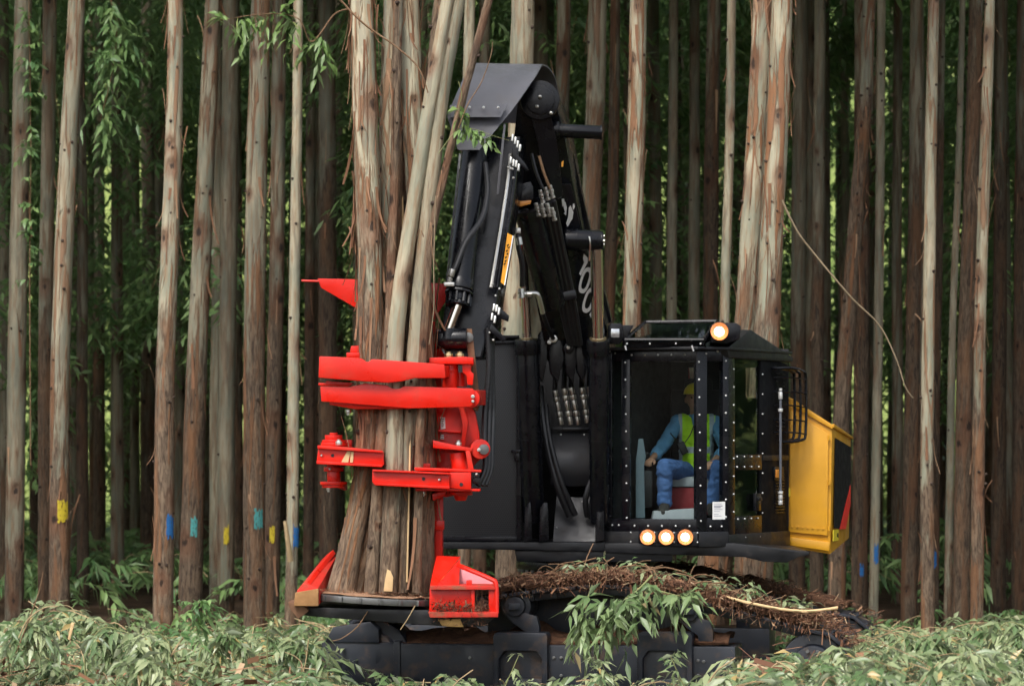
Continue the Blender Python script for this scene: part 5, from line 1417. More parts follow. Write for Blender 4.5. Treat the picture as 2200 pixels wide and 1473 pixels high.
# right pivot tower
part("pivot_plate", RED, ([(922, 768), (1002, 766), (1017, 768), (1017, 782), (922, 781)], -3.28, -2.75), ([(992, 768), (1018, 768), (1018, 782), (1012, 788), (1012, 798), (1018, 802), (1016, 826), (1004, 826), (1002, 806), (994, 800)], -3.24, -3.1))
m = MB(); c = W(966, 800, -3.15); m.cyl(W(968, 778, -3.15), W(966, 836, -3.15), 0.066, seg=28, bevel=0.006); m.cyl(W(966, 792, -3.15), W(966, 800, -3.15), 0.074, seg=28, bevel=0.004); m.cyl(W(988, 800, -3.05), W(988, 830, -3.05), 0.06, seg=24); m.build("pivot_column", RED, FH)
for x in (964, 988):
    m = MB(); m.hexnut(W(x, 768, -3.18), (0, 0, 1), 0.036, 0.035); m.build("nut", BRASS, FH)
part("left_pivot_lug", RED, ([(744, 757), (776, 757), (776, 768), (744, 768)], -3.2, -2.9), ([(754, 743), (774, 742), (776, 757), (752, 757)], -3.14, -2.98))
part("left_pivot_arm", RED, ([(690, 770), (720, 768), (720, 800), (690, 805)], -3.40, -2.9), ([(684, 822), (742, 822), (742, 828), (684, 828)], -3.35, -2.8))
# lower left arm with its pivot stack
m = MB(); x0 = 717
for y0, y1, r in ((929, 934, .035), (934, 944, .075), (944, 950, .10), (950, 958, .11), (957, 1004, .06), (1003, 1012, .085), (1010, 1040, .057), (1034, 1041, .115), (1041, 1047, .10)):
    m.cyl(W(x0, y0, -3.15), W(x0, y1, -3.15), r, seg=28, bevel=0.004)
pv = m.build("lower_left_pivot", RED, FH)
la = part("lower_left_arm", RED, ([(684, 958), (745, 962), (824, 970), (825, 999), (818, 1001), (745, 997), (680, 992)], -3.40, -3.0), bevel=0.010, label="shorter lower grab arm on the left of the bundle")
part("arm_flange", RED, ([(682, 956), (745, 960), (822, 968), (822, 972), (682, 963)], -3.44, -3.0), ([(680, 989), (745, 994), (822, 998), (820, 1003), (680, 996)], -3.44, -3.0), parent=la, bevel=0.003)
part("arm_plate", RED, ([(728, 944), (756, 944), (756, 960), (728, 958)], -3.1, -2.8), parent=la)
part("arm_plate", RED, ([(722, 1036), (742, 1040), (742, 1054), (722, 1046)], -3.1, -2.8), parent=la)
m = MB(); m.hexnut(W(728, 956, -3.30), (0, 0, 1), 0.030, 0.034); m.ball(W(691, 978, -3.41), 0.012, 1); m.ball(W(709, 1007, -3.26), 0.014, 1); m.hexnut(W(706, 1045, -3.2), (0, 0, -1), 0.022, 0.03); m.build("pivot_nuts", ZINC, la, kind="stuff")
m = MB(); m.cyl(W(714.5, 978, -3.405), W(714.5, 978, -3.3), 0.014, seg=12); m.build("arm_hole", DARK, la)
m = MB(); m.prism([(733, 992), (746, 969), (753, 969), (748, 993)], -3.412, -3.40, 0); m.prism([(752, 993), (754, 970), (760, 969), (758, 993)], -3.412, -3.40, 0); m.build("bark_chip", WOOD, la, 0)
# lower right arm
ra = part("lower_right_arm", RED, ([(800, 1010), (966, 1018), (966, 1046), (804, 1040), (799, 1034)], -3.46, -3.05), bevel=0.010, label="longer lower grab arm on the right of the bundle")
part("arm_flange", RED, ([(800, 1008), (966, 1015), (966, 1019), (800, 1012)], -3.50, -3.0), ([(802, 1037), (966, 1044), (966, 1050), (806, 1042)], -3.50, -3.0), parent=ra, bevel=0.003)
part("arm_box", RED, ([(966, 1014), (1012, 1014), (1012, 1052), (966, 1048)], -3.42, -2.9), ([(890, 1003), (1034, 1009), (1034, 1014), (892, 1010)], -3.40, -2.9), ([(892, 1048), (1032, 1050), (1032, 1055), (892, 1054)], -3.40, -2.9), ([(898, 995), (924, 995), (924, 1006), (898, 1006)], -3.2, -3.0), parent=ra)
part("bump_stop", RUBBER, ([(1014, 1026), (1032, 1026), (1032, 1038), (1014, 1038)], -3.30, -3.1), parent=ra)
m = MB(); m.cyl(W(984, 972, -3.12), W(990, 1010, -3.12), 0.07, 0.075, seg=24, bevel=0.006); m.build("lower_right_pivot", RED, FH); m = MB(); m.cyl(W(990, 1055, -3.12), W(990, 1063, -3.12), 0.10, seg=24, bevel=0.006); m.cyl(W(990, 1063, -3.12), W(990, 1075, -3.12), 0.06, 0.045, seg=20, bevel=0.01); m.build("pivot_cap", RED, FH)
part("pivot_gusset", RED, ([(1000, 968), (1010, 968), (1018, 1008), (1006, 1008)], -3.26, -3.2))
m = MB(); m.ball(W(944, 1030, -3.47), 0.013, 1); m.ball(W(1024, 1018, -3.41), 0.014, 1); m.hexnut(W(908, 1055, -3.3), (0, 0, -1), 0.030, 0.03); m.build("arm_nuts", ZINC, ra, kind="stuff")
for x, y, yy in ((910, 1028, -3.465), (991, 1040, -3.425)):
    m = MB(); m.cyl(W(x, y, yy), W(x, y, yy + .1), 0.015, seg=12); m.build("arm_hole", DARK, ra)
# brown link from the tilt rod
m = MB(); m.hull8([W(998, 706, -3.02), W(1014, 706, -3.02), W(1018, 740, -3.02), W(1032, 868, -2.98), W(1026, 884, -2.98), W(1016, 880, -2.98), W(1004, 748, -3.02)], [W(998, 706, -2.97), W(1014, 706, -2.97), W(1018, 740, -2.97), W(1032, 868, -2.93), W(1026, 884, -2.93), W(1016, 880, -2.93), W(1004, 748, -2.97)], 0.006)
lk = m.build("tilt_link", RUST, FH); m = MB(); m.cyl(W(1006, 725, -3.035), W(1006, 725, -3.0), 0.045, seg=20, bevel=0.006); m.cyl(W(1026, 868, -3.0), W(1026, 868, -2.97), 0.025, seg=16, bevel=0.006); m.build("link_pins", STEEL, lk, kind="stuff")
# saw disc
tilt = Matrix.Rotation(R(3.4), 3, 'Y')
dc = W(803, 1276, -3.0)
m = MB(); ax = tilt @ V((0, 0, 1)); m.cyl(dc - ax * 0.055, dc, 0.60, seg=72, bevel=0.006)
disc = m.build("saw_disc", STEEL, FH)
m = MB()
for k in range(22):
    a = 2 * math.pi * k / 22; e = tilt @ V((math.cos(a), math.sin(a), 0)); m.box(dc - ax * 0.028 + e * 0.604, (0.03, 0.03, 0.05), tilt @ Matrix.Rotation(a + 0.3, 3, 'Z'), 0.004)
m.build("saw_teeth", STEEL, disc, kind="stuff")
rows = []
for j in range(7):
    rr_ = 0.575 * j / 6 + 0.005; rows.append([dc + tilt @ V((math.cos(a) * rr_, math.sin(a) * rr_, 0.012 + 0.02 * max(0, mnoise.noise(V((math.cos(a) * rr_ * 9, math.sin(a) * rr_ * 9, 4)))))) for a in [2 * math.pi * k / 40 for k in range(41)]])
m = MB(); m.sheet(rows, 0.006); sw = m.build("sawdust", flat("sawdust", (0.34, 0.19, 0.11), 0.95, 0, 0.4), None, 60); tag(sw, "orange-brown sawdust and chips lying on the saw disc", "sawdust", None, "stuff")
v, f, r = litter(700, lambda rng: np.array(dc + tilt @ V((rng.uniform(-.45, .45), rng.uniform(-.56, .1), 0.03))), (0.01, 0.01, 0.008), 0.05, 31)
ch = link("wood_chips", np_mesh("wood_chips", v, f, LITTER, np.clip(r * 0.5 + 0.5, 0, 1))); tag(ch, "small wood chips scattered over the saw disc", "wood chips", None, "stuff")
# saw housing
m = MB(); m.hull8([W(632, 1300, -3.55), W(684, 1300, -3.55), W(684, 1262, -3.55), W(650, 1254, -3.55), W(638, 1268, -3.55)], [W(690, 1268, -2.65), W(722, 1268, -2.65), W(722, 1196, -2.65), W(712, 1186, -2.65), W(694, 1198, -2.65)], 0.008)
hl = m.build("left_housing", RED_DIRTY, FH)
m = MB(); m.hull8([W(642, 1262, -3.52), W(660, 1250, -3.52), W(668, 1254, -3.52), W(650, 1268, -3.52)], [W(700, 1192, -2.63), W(716, 1180, -2.63), W(722, 1188, -2.63), W(706, 1200, -2.63)], 0.004); m.build("housing_rail", RED, hl)
m = MB(); m.prism([(634, 1272), (684, 1264), (684, 1301), (631, 1301)], -3.60, -3.55, 0.006); m.build("rusty_shoe", flat("rust_and_mud", (0.33, 0.17, 0.065), 0.85, 0, 0.4), hl)
part("base_plate", BLACK_DULL, ([(640, 1303), (925, 1310), (1066, 1322), (1040, 1345), (960, 1345), (700, 1326), (640, 1320)], -3.45, -2.5), bevel=0.01)
part("base_nub", RUST, ([(618, 1292), (650, 1296), (664, 1312), (640, 1330), (622, 1306)], -3.55, -3.2), bevel=0.012)
part("skid_shoe", flat("worn_yellow_steel", (0.42, 0.25, 0.08), 0.7, 0, 0.4), ([(940, 1330), (988, 1328), (996, 1346), (978, 1346), (950, 1344)], -3.50, -3.3), bevel=0.008)
hr = part("right_housing", RED, ([(923, 1263), (1014, 1265), (1014, 1318), (922, 1318)], -3.46, -3.40), ([(1012, 1264), (1020, 1264), (1020, 1318), (1012, 1318)], -3.50, -2.9), ([(1050, 1262), (1066, 1256), (1068, 1262), (1068, 1318), (1050, 1318)], -3.50, -2.9))
part("housing_floor", RED_DIRTY, ([(920, 1314), (1070, 1314), (1070, 1325), (924, 1326)], -3.56, -2.8), parent=hr)
part("housing_shelf", RED_DIRTY, ([(924, 1257), (1062, 1257), (1064, 1266), (924, 1266)], -3.53, -2.8), parent=hr, bevel=0.004)
m = MB(); m.tube([W(984, 1214, -3.30), W(1010, 1224, -3.40), W(1056, 1244, -3.48), W(1066, 1256, -3.50), W(1067, 1316, -3.52)], 0.020, 8, 4); m.build("housing_rim", RED, hr)
m = MB(); m.ext([W(984, 1214, -3.16), W(1058, 1246, -3.20), W(1060, 1258, -3.22), W(984, 1258, -3.22)], (0, 0.02, 0), 0.003); m.build("inner_plate", flat("faded_pink_red_paint", (0.62, 0.20, 0.22), 0.6, 0, 0.1), hr)
m = MB(); m.ext([W(938, 1193, -3.15), W(990, 1195, -3.10), W(936, 1258, -3.52), W(923, 1262, -3.52), W(929, 1232, -3.4)], (0.0, 0.02, 0), 0.003); m.build("deflector_plate", RED, hr)
m = MB(); m.ext([W(989, 1198, -3.12), W(986, 1258, -3.40), W(936, 1259, -3.54)], (0.0, 0.02, 0), 0.003); m.build("deflector_fold", RED, hr)
part("lug", RED, ([(1002, 1246), (1014, 1246), (1014, 1258), (1002, 1258)], -3.45, -3.38), parent=hr)
v, f, r = litter(900, lambda rng: np.array(W(rng.uniform(930, 1050), rng.uniform(1296, 1318) if rng.random() < .8 else rng.uniform(1322, 1345), rng.uniform(-3.56, -3.46))), (0.02, 0.02, 0.02), 0.07, 33, 0.7)
md = link("mud_clump", np_mesh("mud_clump", v, f, LITTER, np.clip(r * 0.55, 0, 1))); tag(md, "dirt and shredded bark clinging to the right saw housing", "mud", None, "stuff")

# ------------------------------------------------------------------ stems held by the head
STEM_G = "cut stems bunched in the felling head"
def stem(label, pts, Y, py_tr, tint, peel, strips, seed, kn=6, top_z=11.0, bend=0.0):
    """pts: (px, py, diameter px) from butt to top"""
    P0 = [W(x, y, Y + bend * i) for i, (x, y, d) in enumerate(pts)]; R0 = [PL(d, Y) / 2 for _, _, d in pts]
    sl = (P0[-1] - P0[-2]); sl = sl / sl.z
    P0.append(P0[-1] + sl * (top_z - P0[-1].z)); R0.append(R0[-1] * 0.45)
    P, Rr = resample(P0, R0, 0.10)
    t = thing("tree_stem", tuple(P[0]), label, "stem", STEM_G)
    s = link("trunk", trunk_mesh(P, Rr, 20, rough=0.10, seed=seed), t)
    s["trans"] = W(0, py_tr, Y).z; s["tint"] = tint; s["peel"] = peel
    rnd = random.Random(seed)
    if strips: peel_strips(P, Rr, 1.6, W(0, -40, Y).z, strips, rnd, 1.15).build("bark_strips", PEEL, t, 60, kind="stuff")
    if kn: knots(P, Rr, 1.3, W(0, 0, Y).z, kn, rnd).build("branch_scars", KNOT, t, 40, kind="stuff")
    return t, P, Rr
S1 = stem("rough barked stem forming the left edge of the bundle", [(733, 1272, 66), (748, 1200, 56), (768, 1100, 48), (788, 1000, 46), (796, 880, 48), (797, 700, 54), (793, 500, 55), (786, 300, 54), (777, 0, 52)], -3.16, 480, 1.35, 1.0, 150, 201)
S2 = stem("smooth grey-green stem second from the left in the bundle", [(776, 1272, 30), (790, 1150, 32), (808, 1000, 38), (818, 850, 42), (824, 700, 44), (832, 450, 46), (838, 250, 46), (846, 0, 44)], -2.98, 780, 1.2, .7, 80, 202)
S3 = stem("smooth stem with pale split butt leaning right across the bundle", [(834, 1272, 40), (838, 1150, 40), (846, 1030, 40), (850, 900, 36), (846, 780, 36), (858, 640, 35), (884, 470, 33), (918, 250, 32), (962, 0, 30)], -3.30, 960, 1.12, .10, 6, 203)
S4 = stem("slimmer smooth stem leaning right beside the pale split one", [(866, 1272, 20), (870, 1050, 24), (880, 900, 32), (894, 770, 40), (906, 600, 38), (922, 420, 34), (950, 200, 31), (985, 0, 29)], -3.27, 950, .86, .2, 6, 204)
S5 = stem("thick dark butt on the right turning orange-barked above", [(900, 1274, 66), (902, 1150, 62), (906, 1000, 58), (908, 880, 54), (910, 720, 42), (902, 560, 40), (892, 350, 46), (880, 150, 50), (874, 0, 50)], -3.08, 330, 1.15, 1.0, 150, 205)
S6 = stem("thinnest brown stem crossing in front of the hood", [(896, 1272, 20), (900, 1000, 20), (908, 760, 18), (922, 520, 17), (960, 350, 17), (1002, 180, 18), (1050, 0, 18)], -3.34, -300, 1.1, .2, 4, 206, 4)
S7 = stem("brown stem squeezed behind the two leaning smooth ones", [(854, 1270, 22), (860, 1000, 24), (868, 760, 26), (884, 560, 26), (906, 350, 27), (930, 150, 27), (946, 0, 27)], -3.06, -250, 1.15, .4, 16, 207, 4)
S9 = stem("brown stem wedged behind the leaning left butt", [(764, 1272, 44), (782, 1150, 42), (806, 1010, 40), (826, 880, 36), (838, 760, 30), (850, 500, 28), (854, 250, 26), (856, 0, 24)], -3.08, -200, 1.35, .5, 30, 209)
S10 = stem("slim dark reddish butt in the front middle of the bundle", [(798, 1273, 32), (808, 1120, 30), (818, 980, 28), (826, 860, 26), (836, 700, 22), (846, 450, 20), (852, 200, 18), (858, 0, 16)], -3.24, -200, 1.1, .2, 10, 210)
S8 = stem("dark short-looking stem in the shadow between the butts", [(812, 1270, 34), (818, 1100, 32), (832, 900, 30), (858, 700, 28), (868, 500, 26), (868, 250, 24), (862, 0, 22)], -2.86, -250, .8, .5, 10, 208, 4)
for st_, P, Rr, pix, Yy in ((S3[0], S3[1], S3[2], [(824, 1269), (827, 1245), (832, 1222), (839, 1226), (845, 1240), (843, 1270)], -3.405),
                            (S5[0], S5[1], S5[2], [(872, 1250), (876, 1100), (879, 960), (882, 945), (882, 1000), (879, 1120), (876, 1250)], -3.33),
                            (S3[0], S3[1], S3[2], [(858, 500), (862, 430), (866, 420), (868, 470), (866, 560), (862, 600)], -3.10)):
    m = MB(); m.prism(pix, Yy, Yy + 0.03, 0.004); m.build("split_wood", WOOD, st_, 40)

# ------------------------------------------------------------------ operator
def capsule(mb, a, b, ra, rb, sx=1.0):
    """closed tapered limb between two joints; sx flattens it front to back"""
    a = V(a); b = V(b); d = b - a; L = d.length; q = d.to_track_quat('Z', 'Y').to_matrix()
    rings = []
    for k in range(4): t = R(90 - 90 * k / 4 - 1); rings.append((-ra * math.sin(t), ra * math.cos(t)))
    rings.append((0, ra)); rings.append((L * .5, (ra + rb) / 2)); rings.append((L, rb))
    for k in range(1, 5): t = R(90 * k / 4 - 1); rings.append((L + rb * math.sin(t), rb * math.cos(t)))
    seg = 16; vs = []; fs = []
    for z, r in rings:
        for i in range(seg):
            an = 2 * math.pi * i / seg; w = q @ V((math.cos(an) * r, math.sin(an) * r, z)); w.y *= sx; vs.append(a + w)
    n = len(rings)
    for j in range(n - 1):
        for i in range(seg): fs.append((j * seg + i, j * seg + (i + 1) % seg, (j + 1) * seg + (i + 1) % seg, (j + 1) * seg + i))
    fs.append(tuple(range(seg))[::-1]); fs.append(tuple((n - 1) * seg + i for i in range(seg)))
    mb.add(vs, fs)
def fuse(mb, name, voxel, mat, parent, smooth=4, fold=0.0):
    o = mb.build("shape", mat, None, 0)
    md = o.modifiers.new("r", 'REMESH'); md.mode = 'VOXEL'; md.voxel_size = voxel; md.use_smooth_shade = True
    sm = o.modifiers.new("s", 'SMOOTH'); sm.iterations = smooth; sm.factor = 0.5
    dg = bpy.context.evaluated_depsgraph_get(); me = bpy.data.meshes.new_from_object(o.evaluated_get(dg))
    bpy.data.objects.remove(o); me.name = name; me.materials.clear(); me.materials.append(mat)
    if fold:      # creases in the cloth
        nr = [v.normal.copy() for v in me.vertices]
        for v, n_ in zip(me.vertices, nr):
            q = v.co; v.co = q + n_ * (fold * (mnoise.noise(V((q.x * 9, q.y * 9, q.z * 22))) + 0.6 * mnoise.noise(V((q.x * 30, q.y * 30, q.z * 55)))))
    return link(name, me, parent)
SKIN = flat("skin", (0.36, 0.19, 0.12), 0.55, 0, 0.08)
DENIM_SHIRT = flat("blue_work_shirt", (0.11, 0.27, 0.46), 0.85, 0, 0.25)
JEANS = flat("dark_blue_jeans", (0.055, 0.12, 0.30), 0.9, 0, 0.3)
BOOT = flat("dark_boot", (0.03, 0.025, 0.022), 0.7)
HAT = flat("yellow_hard_hat", (0.75, 0.60, 0.02), 0.35)
def vest_material():
    M = MAT("hi_vis_vest"); g = M.n("ShaderNodeSeparateXYZ"); M.l(M.coord(), g.inputs[0])
    c = W(1495, 930, 0.0)
    ax = M.math('ABSOLUTE', M.math('SUBTRACT', g.outputs[0], c.x))
    vs = M.math('MULTIPLY', M.ramp(ax, 0.128, 0.132), M.ramp(ax, 0.178, 0.182, 1, 0))
    z0 = W(0, 966, -.1).z
    hsb = M.math('MULTIPLY', M.ramp(g.outputs[2], z0 - .032, z0 - .028), M.ramp(g.outputs[2], z0 + .028, z0 + .032, 1, 0))
    b = M.math('MAXIMUM', vs, hsb)
    n = M.noise(M.coord(), 9, 4)
    M.bump(n, 0.5, 0.02)
    col = M.mix(b, M.mix(n, (0.42, 0.80, 0.01), (0.56, 0.90, 0.02)), (0.42, 0.46, 0.50))
    return M.set(col, 0.7)
VEST = vest_material()
OP = thing("person", tuple(W(1497, 1034, 0.05)), "machine operator in yellow hard hat, lime safety vest and jeans seated in the cab", "person")
pel, chest, neck = W(1497, 1008, 0.06), W(1496, 925, 0.10), W(1494, 888, 0.08)
head_c = W(1492, 858, 0.03)
shL, elL, wrL = W(1456, 908, 0.09), W(1421, 962, -0.04), W(1400, 986, -0.27)
shR, elR, wrR = W(1537, 908, 0.09), W(1560, 965, -0.06), W(1532, 992, -0.30)
hipL, knL, anL, toL = W(1478, 1014, 0.02), W(1428, 1003, -0.44), W(1428, 1086, -0.42), W(1424, 1100, -0.58)
hipR, knR, anR, toR = W(1516, 1014, 0.02), W(1546, 1006, -0.44), W(1528, 1086, -0.42), W(1530, 1100, -0.58)
b = MB()
capsule(b, pel, chest, 0.12, 0.125); capsule(b, chest, neck + V((0, 0, -0.03)), 0.12, 0.06); capsule(b, neck, head_c, 0.052, 0.055)
b.ball(head_c + V((0, 0.01, 0.02)), 0.098, 3, (0.82, 1.0, 1.1)); b.ball(head_c + V((0, -0.03, -0.055)), 0.062, 3, (0.85, 0.95, 0.95))
b.cyl(head_c + V((0, -0.095, 0.01)), head_c + V((0, -0.115, -0.028)), 0.008, 0.017, seg=10)
for s in (-1, 1):
    b.ball(head_c + V((s * 0.083, 0.012, -0.005)), 0.026, 2, (0.5, 0.8, 1.2))
for s_, e_, w_ in ((shL, elL, wrL), (shR, elR, wrR)):
    capsule(b, chest, s_, 0.07, 0.058); capsule(b, s_, e_, 0.052, 0.042); capsule(b, e_, w_, 0.042, 0.029)
for h_, k_, a_, t_ in ((hipL, knL, anL, toL), (hipR, knR, anR, toR)):
    capsule(b, pel, h_, 0.11, 0.085); capsule(b, h_, k_, 0.080, 0.058); capsule(b, k_, a_, 0.055, 0.038); capsule(b, a_, t_, 0.038, 0.032)
# hands: palm, four bent fingers, thumb
def hand(w_, fwd, side, up):
    fwd = V(fwd).normalized(); side = V(side).normalized(); up = V(up).normalized()
    pc = w_ + fwd * 0.055
    b.ball(pc, 0.042, 2, (0.95, 0.95, 0.6))
    for k, ln in enumerate((0.066, 0.076, 0.072, 0.058)):
        base = pc + fwd * 0.035 + side * ((k - 1.5) * 0.020)
        m1 = base + fwd * (ln * 0.5) - up * 0.006; m2 = m1 + fwd * (ln * 0.15) - up * (ln * 0.42); m3 = m2 - fwd * (ln * 0.30) - up * (ln * 0.1)
        capsule(b, base - fwd * 0.02, m1, 0.010, 0.0095); capsule(b, m1, m2, 0.0095, 0.009); capsule(b, m2, m3, 0.009, 0.008)
    t0 = pc - fwd * 0.012 - side * 0.036; t1 = t0 + fwd * 0.03 - side * 0.02 - up * 0.012; t2 = t1 + fwd * 0.028 - up * 0.018 + side * 0.006
    capsule(b, t0, t1, 0.013, 0.011); capsule(b, t1, t2, 0.011, 0.009)
hand(wrL, (-0.25, -0.75, -0.15), (-0.9, 0.3, 0), (0, -0.2, 1)); hand(wrR, (-0.5, -0.8, -0.25), (0.8, -0.4, 0), (0, -0.3, 1))
body = fuse(b, "body", 0.0075, SKIN, OP, 3)
m = MB(); capsule(m, pel + V((0, 0, 0.02)), chest, 0.145, 0.148); capsule(m, chest, neck + V((0, 0, -0.045)), 0.145, 0.075)
for s_, e_, w_ in ((shL, elL, wrL), (shR, elR, wrR)):
    capsule(m, chest, s_, 0.09, 0.078); capsule(m, s_, e_, 0.074, 0.062); capsule(m, e_, e_.lerp(w_, 0.52), 0.062, 0.054); capsule(m, e_.lerp(w_, 0.42), e_.lerp(w_, 0.52), 0.062, 0.060)
fuse(m, "shirt", 0.011, DENIM_SHIRT, OP, 3, 0.012)
m = MB(); capsule(m, pel + V((0, 0, 0.05)), chest + V((0, 0.01, 0)), 0.166, 0.172); capsule(m, chest + V((-0.10, 0.0, 0.03)), shL + V((0.05, 0, 0.0)), 0.12, 0.09); capsule(m, chest + V((0.10, 0.0, 0.03)), shR + V((-0.05, 0, 0.0)), 0.12, 0.09)
vst = fuse(m, "safety_vest", 0.011, VEST, OP, 3, 0.012)
m = MB(); cf = lambda px, py: W(px, py, 0) + V((0, -0.105, 0))
m.ext([cf(1484, 893), cf(1508, 893), cf(1500, 940), cf(1495, 945)], (0, 0.08, 0), 0.008); m.build("shirt_collar", DENIM_SHIRT, OP)
m = MB()
for h_, k_, a_ in ((hipL, knL, anL), (hipR, knR, anR)):
    capsule(m, pel, h_, 0.135, 0.112); capsule(m, h_, k_, 0.105, 0.082); capsule(m, k_, a_ + V((0, 0, 0.03)), 0.080, 0.066)
fuse(m, "jeans", 0.011, JEANS, OP, 3, 0.012)
m = MB()
for a_, t_ in ((anL, toL), (anR, toR)): capsule(m, a_ + V((0, 0, 0.02)), a_, 0.058, 0.055); capsule(m, a_, t_, 0.052, 0.046)
fuse(m, "boots", 0.010, BOOT, OP, 3)
m = MB(); hc = head_c + V((0, 0.008, 0.055)); vs = []; fs = []
for j in range(8):
    t = R(90 * j / 7.2); rr_ = 0.112 * math.cos(t)
    for i in range(28): an = 2 * math.pi * i / 28; vs.append(hc + V((rr_ * math.cos(an) * 0.92, rr_ * math.sin(an) * 1.15, 0.105 * math.sin(t))))
for j in range(7):
    for i in range(28): fs.append((j * 28 + i, j * 28 + (i + 1) % 28, (j + 1) * 28 + (i + 1) % 28, (j + 1) * 28 + i))
fs.append(tuple(7 * 28 + i for i in range(28))); m.add(vs, fs)
brim = [hc + V((0.112 * math.cos(a) * 0.95, 0.112 * 1.17 * math.sin(a) - (0.05 if math.sin(a) < -0.3 else 0), -0.004)) for a in [2 * math.pi * k / 32 for k in range(32)]]
m.ext(brim, (0, 0, 0.008), 0.002); m.build("hard_hat", HAT, OP, 50)
for s in (-1, 1):
    m = MB(); m.ball(head_c + V((s * 0.032, -0.083, 0.018)), 0.011, 2); m.build("eye", flat("eye_dark", (0.03, 0.02, 0.015), 0.2), OP)
m = MB(); m.ball(head_c + V((0, -0.088, -0.062)), 0.022, 2, (1.1, 0.35, 0.25)); m.build("mouth", flat("lip", (0.28, 0.10, 0.08), 0.6), OP)
m = MB(); m.box(W(1466, 962, -0.07) + V((0, -0.08, 0)), (0.07, 0.04, 0.12), Matrix.Rotation(R(-25), 3, 'Y'), 0.012); m.tube([W(1440, 930, -0.12), W(1462, 955, -0.17)], 0.006, 6, 1); m.tube([W(1464, 960, -0.17), W(1482, 935, -0.13), W(1490, 915, -0.10)], 0.005, 6)
rd = m.build("radio", BLACK_DULL); tag(rd, "black two-way radio clipped to the operator's vest", "radio")

# ------------------------------------------------------------------ slash and leafy branches
def slash(name, label, x0, x1, y0, y1, top_fn, n, seed, mat=LEAF_NEAR, L=0.13, Wd=0.034, nl=11, gap=-0.12):
    """torn eucalyptus tops lying on the ground: shoots packed under an uneven surface"""
    rng = np.random.default_rng(seed)
    X = rng.uniform(x0, x1, n); Yv = rng.uniform(y0, y1, n)
    if gap > -1:
        keep = np.array([mnoise.noise(V((a * 1.5, b * 1.5, seed))) > gap for a, b in zip(X, Yv)]); X, Yv = X[keep], Yv[keep]; n = len(X)
    top = np.array([top_fn(a, b) for a, b in zip(X, Yv)])
    Z = top * (1 - 0.55 * rng.random(n) ** 1.6)
    O = np.stack([X, Yv, Z], 1)
    a = rng.random(n) * 2 * np.pi
    B = unit(np.stack([np.cos(a), np.sin(a) * 0.8 - 0.15, rng.normal(0.12, 0.28, n)], 1))
    v, f, r = sprays(O, B, 0.22 + 0.3 * rng.random(n), nl, L, Wd, 0.55, rng)
    o = link(name, np_mesh(name, v, f, mat, r)); tag(o, label, "branches", None, "stuff")
    st = MB(); rr_ = random.Random(seed)
    for k in range(n // 5):
        i = rr_.randrange(n); p = V(O[i]); d = V(B[i]); ln = rr_.uniform(0.25, 0.8)
        st.tube([p - d * ln * .5 + V((0, 0, -0.05)), p + V((0, 0, rr_.uniform(0, .05))), p + d * ln * .5 + V((0, 0, -0.05))], rr_.uniform(0.003, 0.007), 4, 3)
    s = st.build(name.replace("foliage", "twigs"), TWIG_DRY); tag(s, "thin bare twigs in the " + label, "twigs", None, "stuff")
def bumpy(base, amp, sx, seed):
    return lambda x, y: base + amp * mnoise.noise(V((x * sx, y * sx, seed))) + amp * 0.5 * mnoise.noise(V((x * sx * 2.7, y * sx * 2.7, seed)))
fl_ = bumpy(0.32, 0.32, 1.0, 2.0)
slash("slash_foliage", "grey-green torn branches heaped across the left foreground", -5.6, -1.6, -6.8, 1.2, lambda x, y: fl_(x, y) + (0.07 if y > -4 else 0), 4200, 51, LEAF_NEAR, 0.155, 0.042)
fr_ = bumpy(0.42, 0.28, 1.1, 8.0)
slash("slash_foliage", "pale blurred leaf heap filling the right foreground corner", 1.75, 4.6, -8.6, -3.6, lambda x, y: fr_(x, y) + 0.16 * max(0, (x - 2.2) / 2.2) + 0.05 * max(0, (-5 - y)), 2500, 52, LEAF_NEAR, 0.16, 0.044)
slash("slash_foliage", "leafy brush piled right of the track's end before the right trunks", 3.05, 5.8, -3.6, 1.5, bumpy(0.42, 0.2, 1.0, 3.0), 1300, 56, LEAF_NEAR, 0.155, 0.042)
fc_ = bumpy(0.22, 0.20, 1.3, 5.0)
slash("slash_foliage", "low scattered leaves in front of the near track", -1.6, 2.1, -6.4, -3.2, lambda x, y: fc_(x, y) + 0.05 * max(0, (x - 0.3)), 1000, 53, LEAF_NEAR, 0.14, 0.038)
slash("slash_foliage", "leafy litter on the forest floor at the foot of the front trees", -5.6, 6.5, -0.5, 9.5, bumpy(0.16, 0.14, 1.0, 4.0), 1400, 54, LEAF_FAR, 0.15, 0.04)
slash("fern_undergrowth", "shaded green undergrowth covering the forest floor between the rows", -10.5, 10.5, 10.0, 35.0, bumpy(0.75, 0.5, 0.35, 6.0), 2600, 55, LEAF_FAR, 0.28, 0.06, 10)

for x0, x1, y0, y1, zt, sd, lab in ((-5.2, -1.6, -6.6, -2.6, 0.42, 81, "left"), (1.8, 4.5, -8.2, -3.8, 0.50, 82, "right")):
    v, f, r = litter(420, lambda rng: np.array((rng.uniform(x0, x1), rng.uniform(y0, y1), zt + rng.uniform(-.12, .08))), (0.02, 0.02, 0.03), 0.26, sd, 0.35)
    o = link("bark_shreds", np_mesh("bark_shreds", v, f, LITTER, np.clip(r * 0.6 + 0.4, 0, 1))); tag(o, "brown and pale bark shreds strewn over the %s foreground branches" % lab, "bark shreds", None, "stuff")

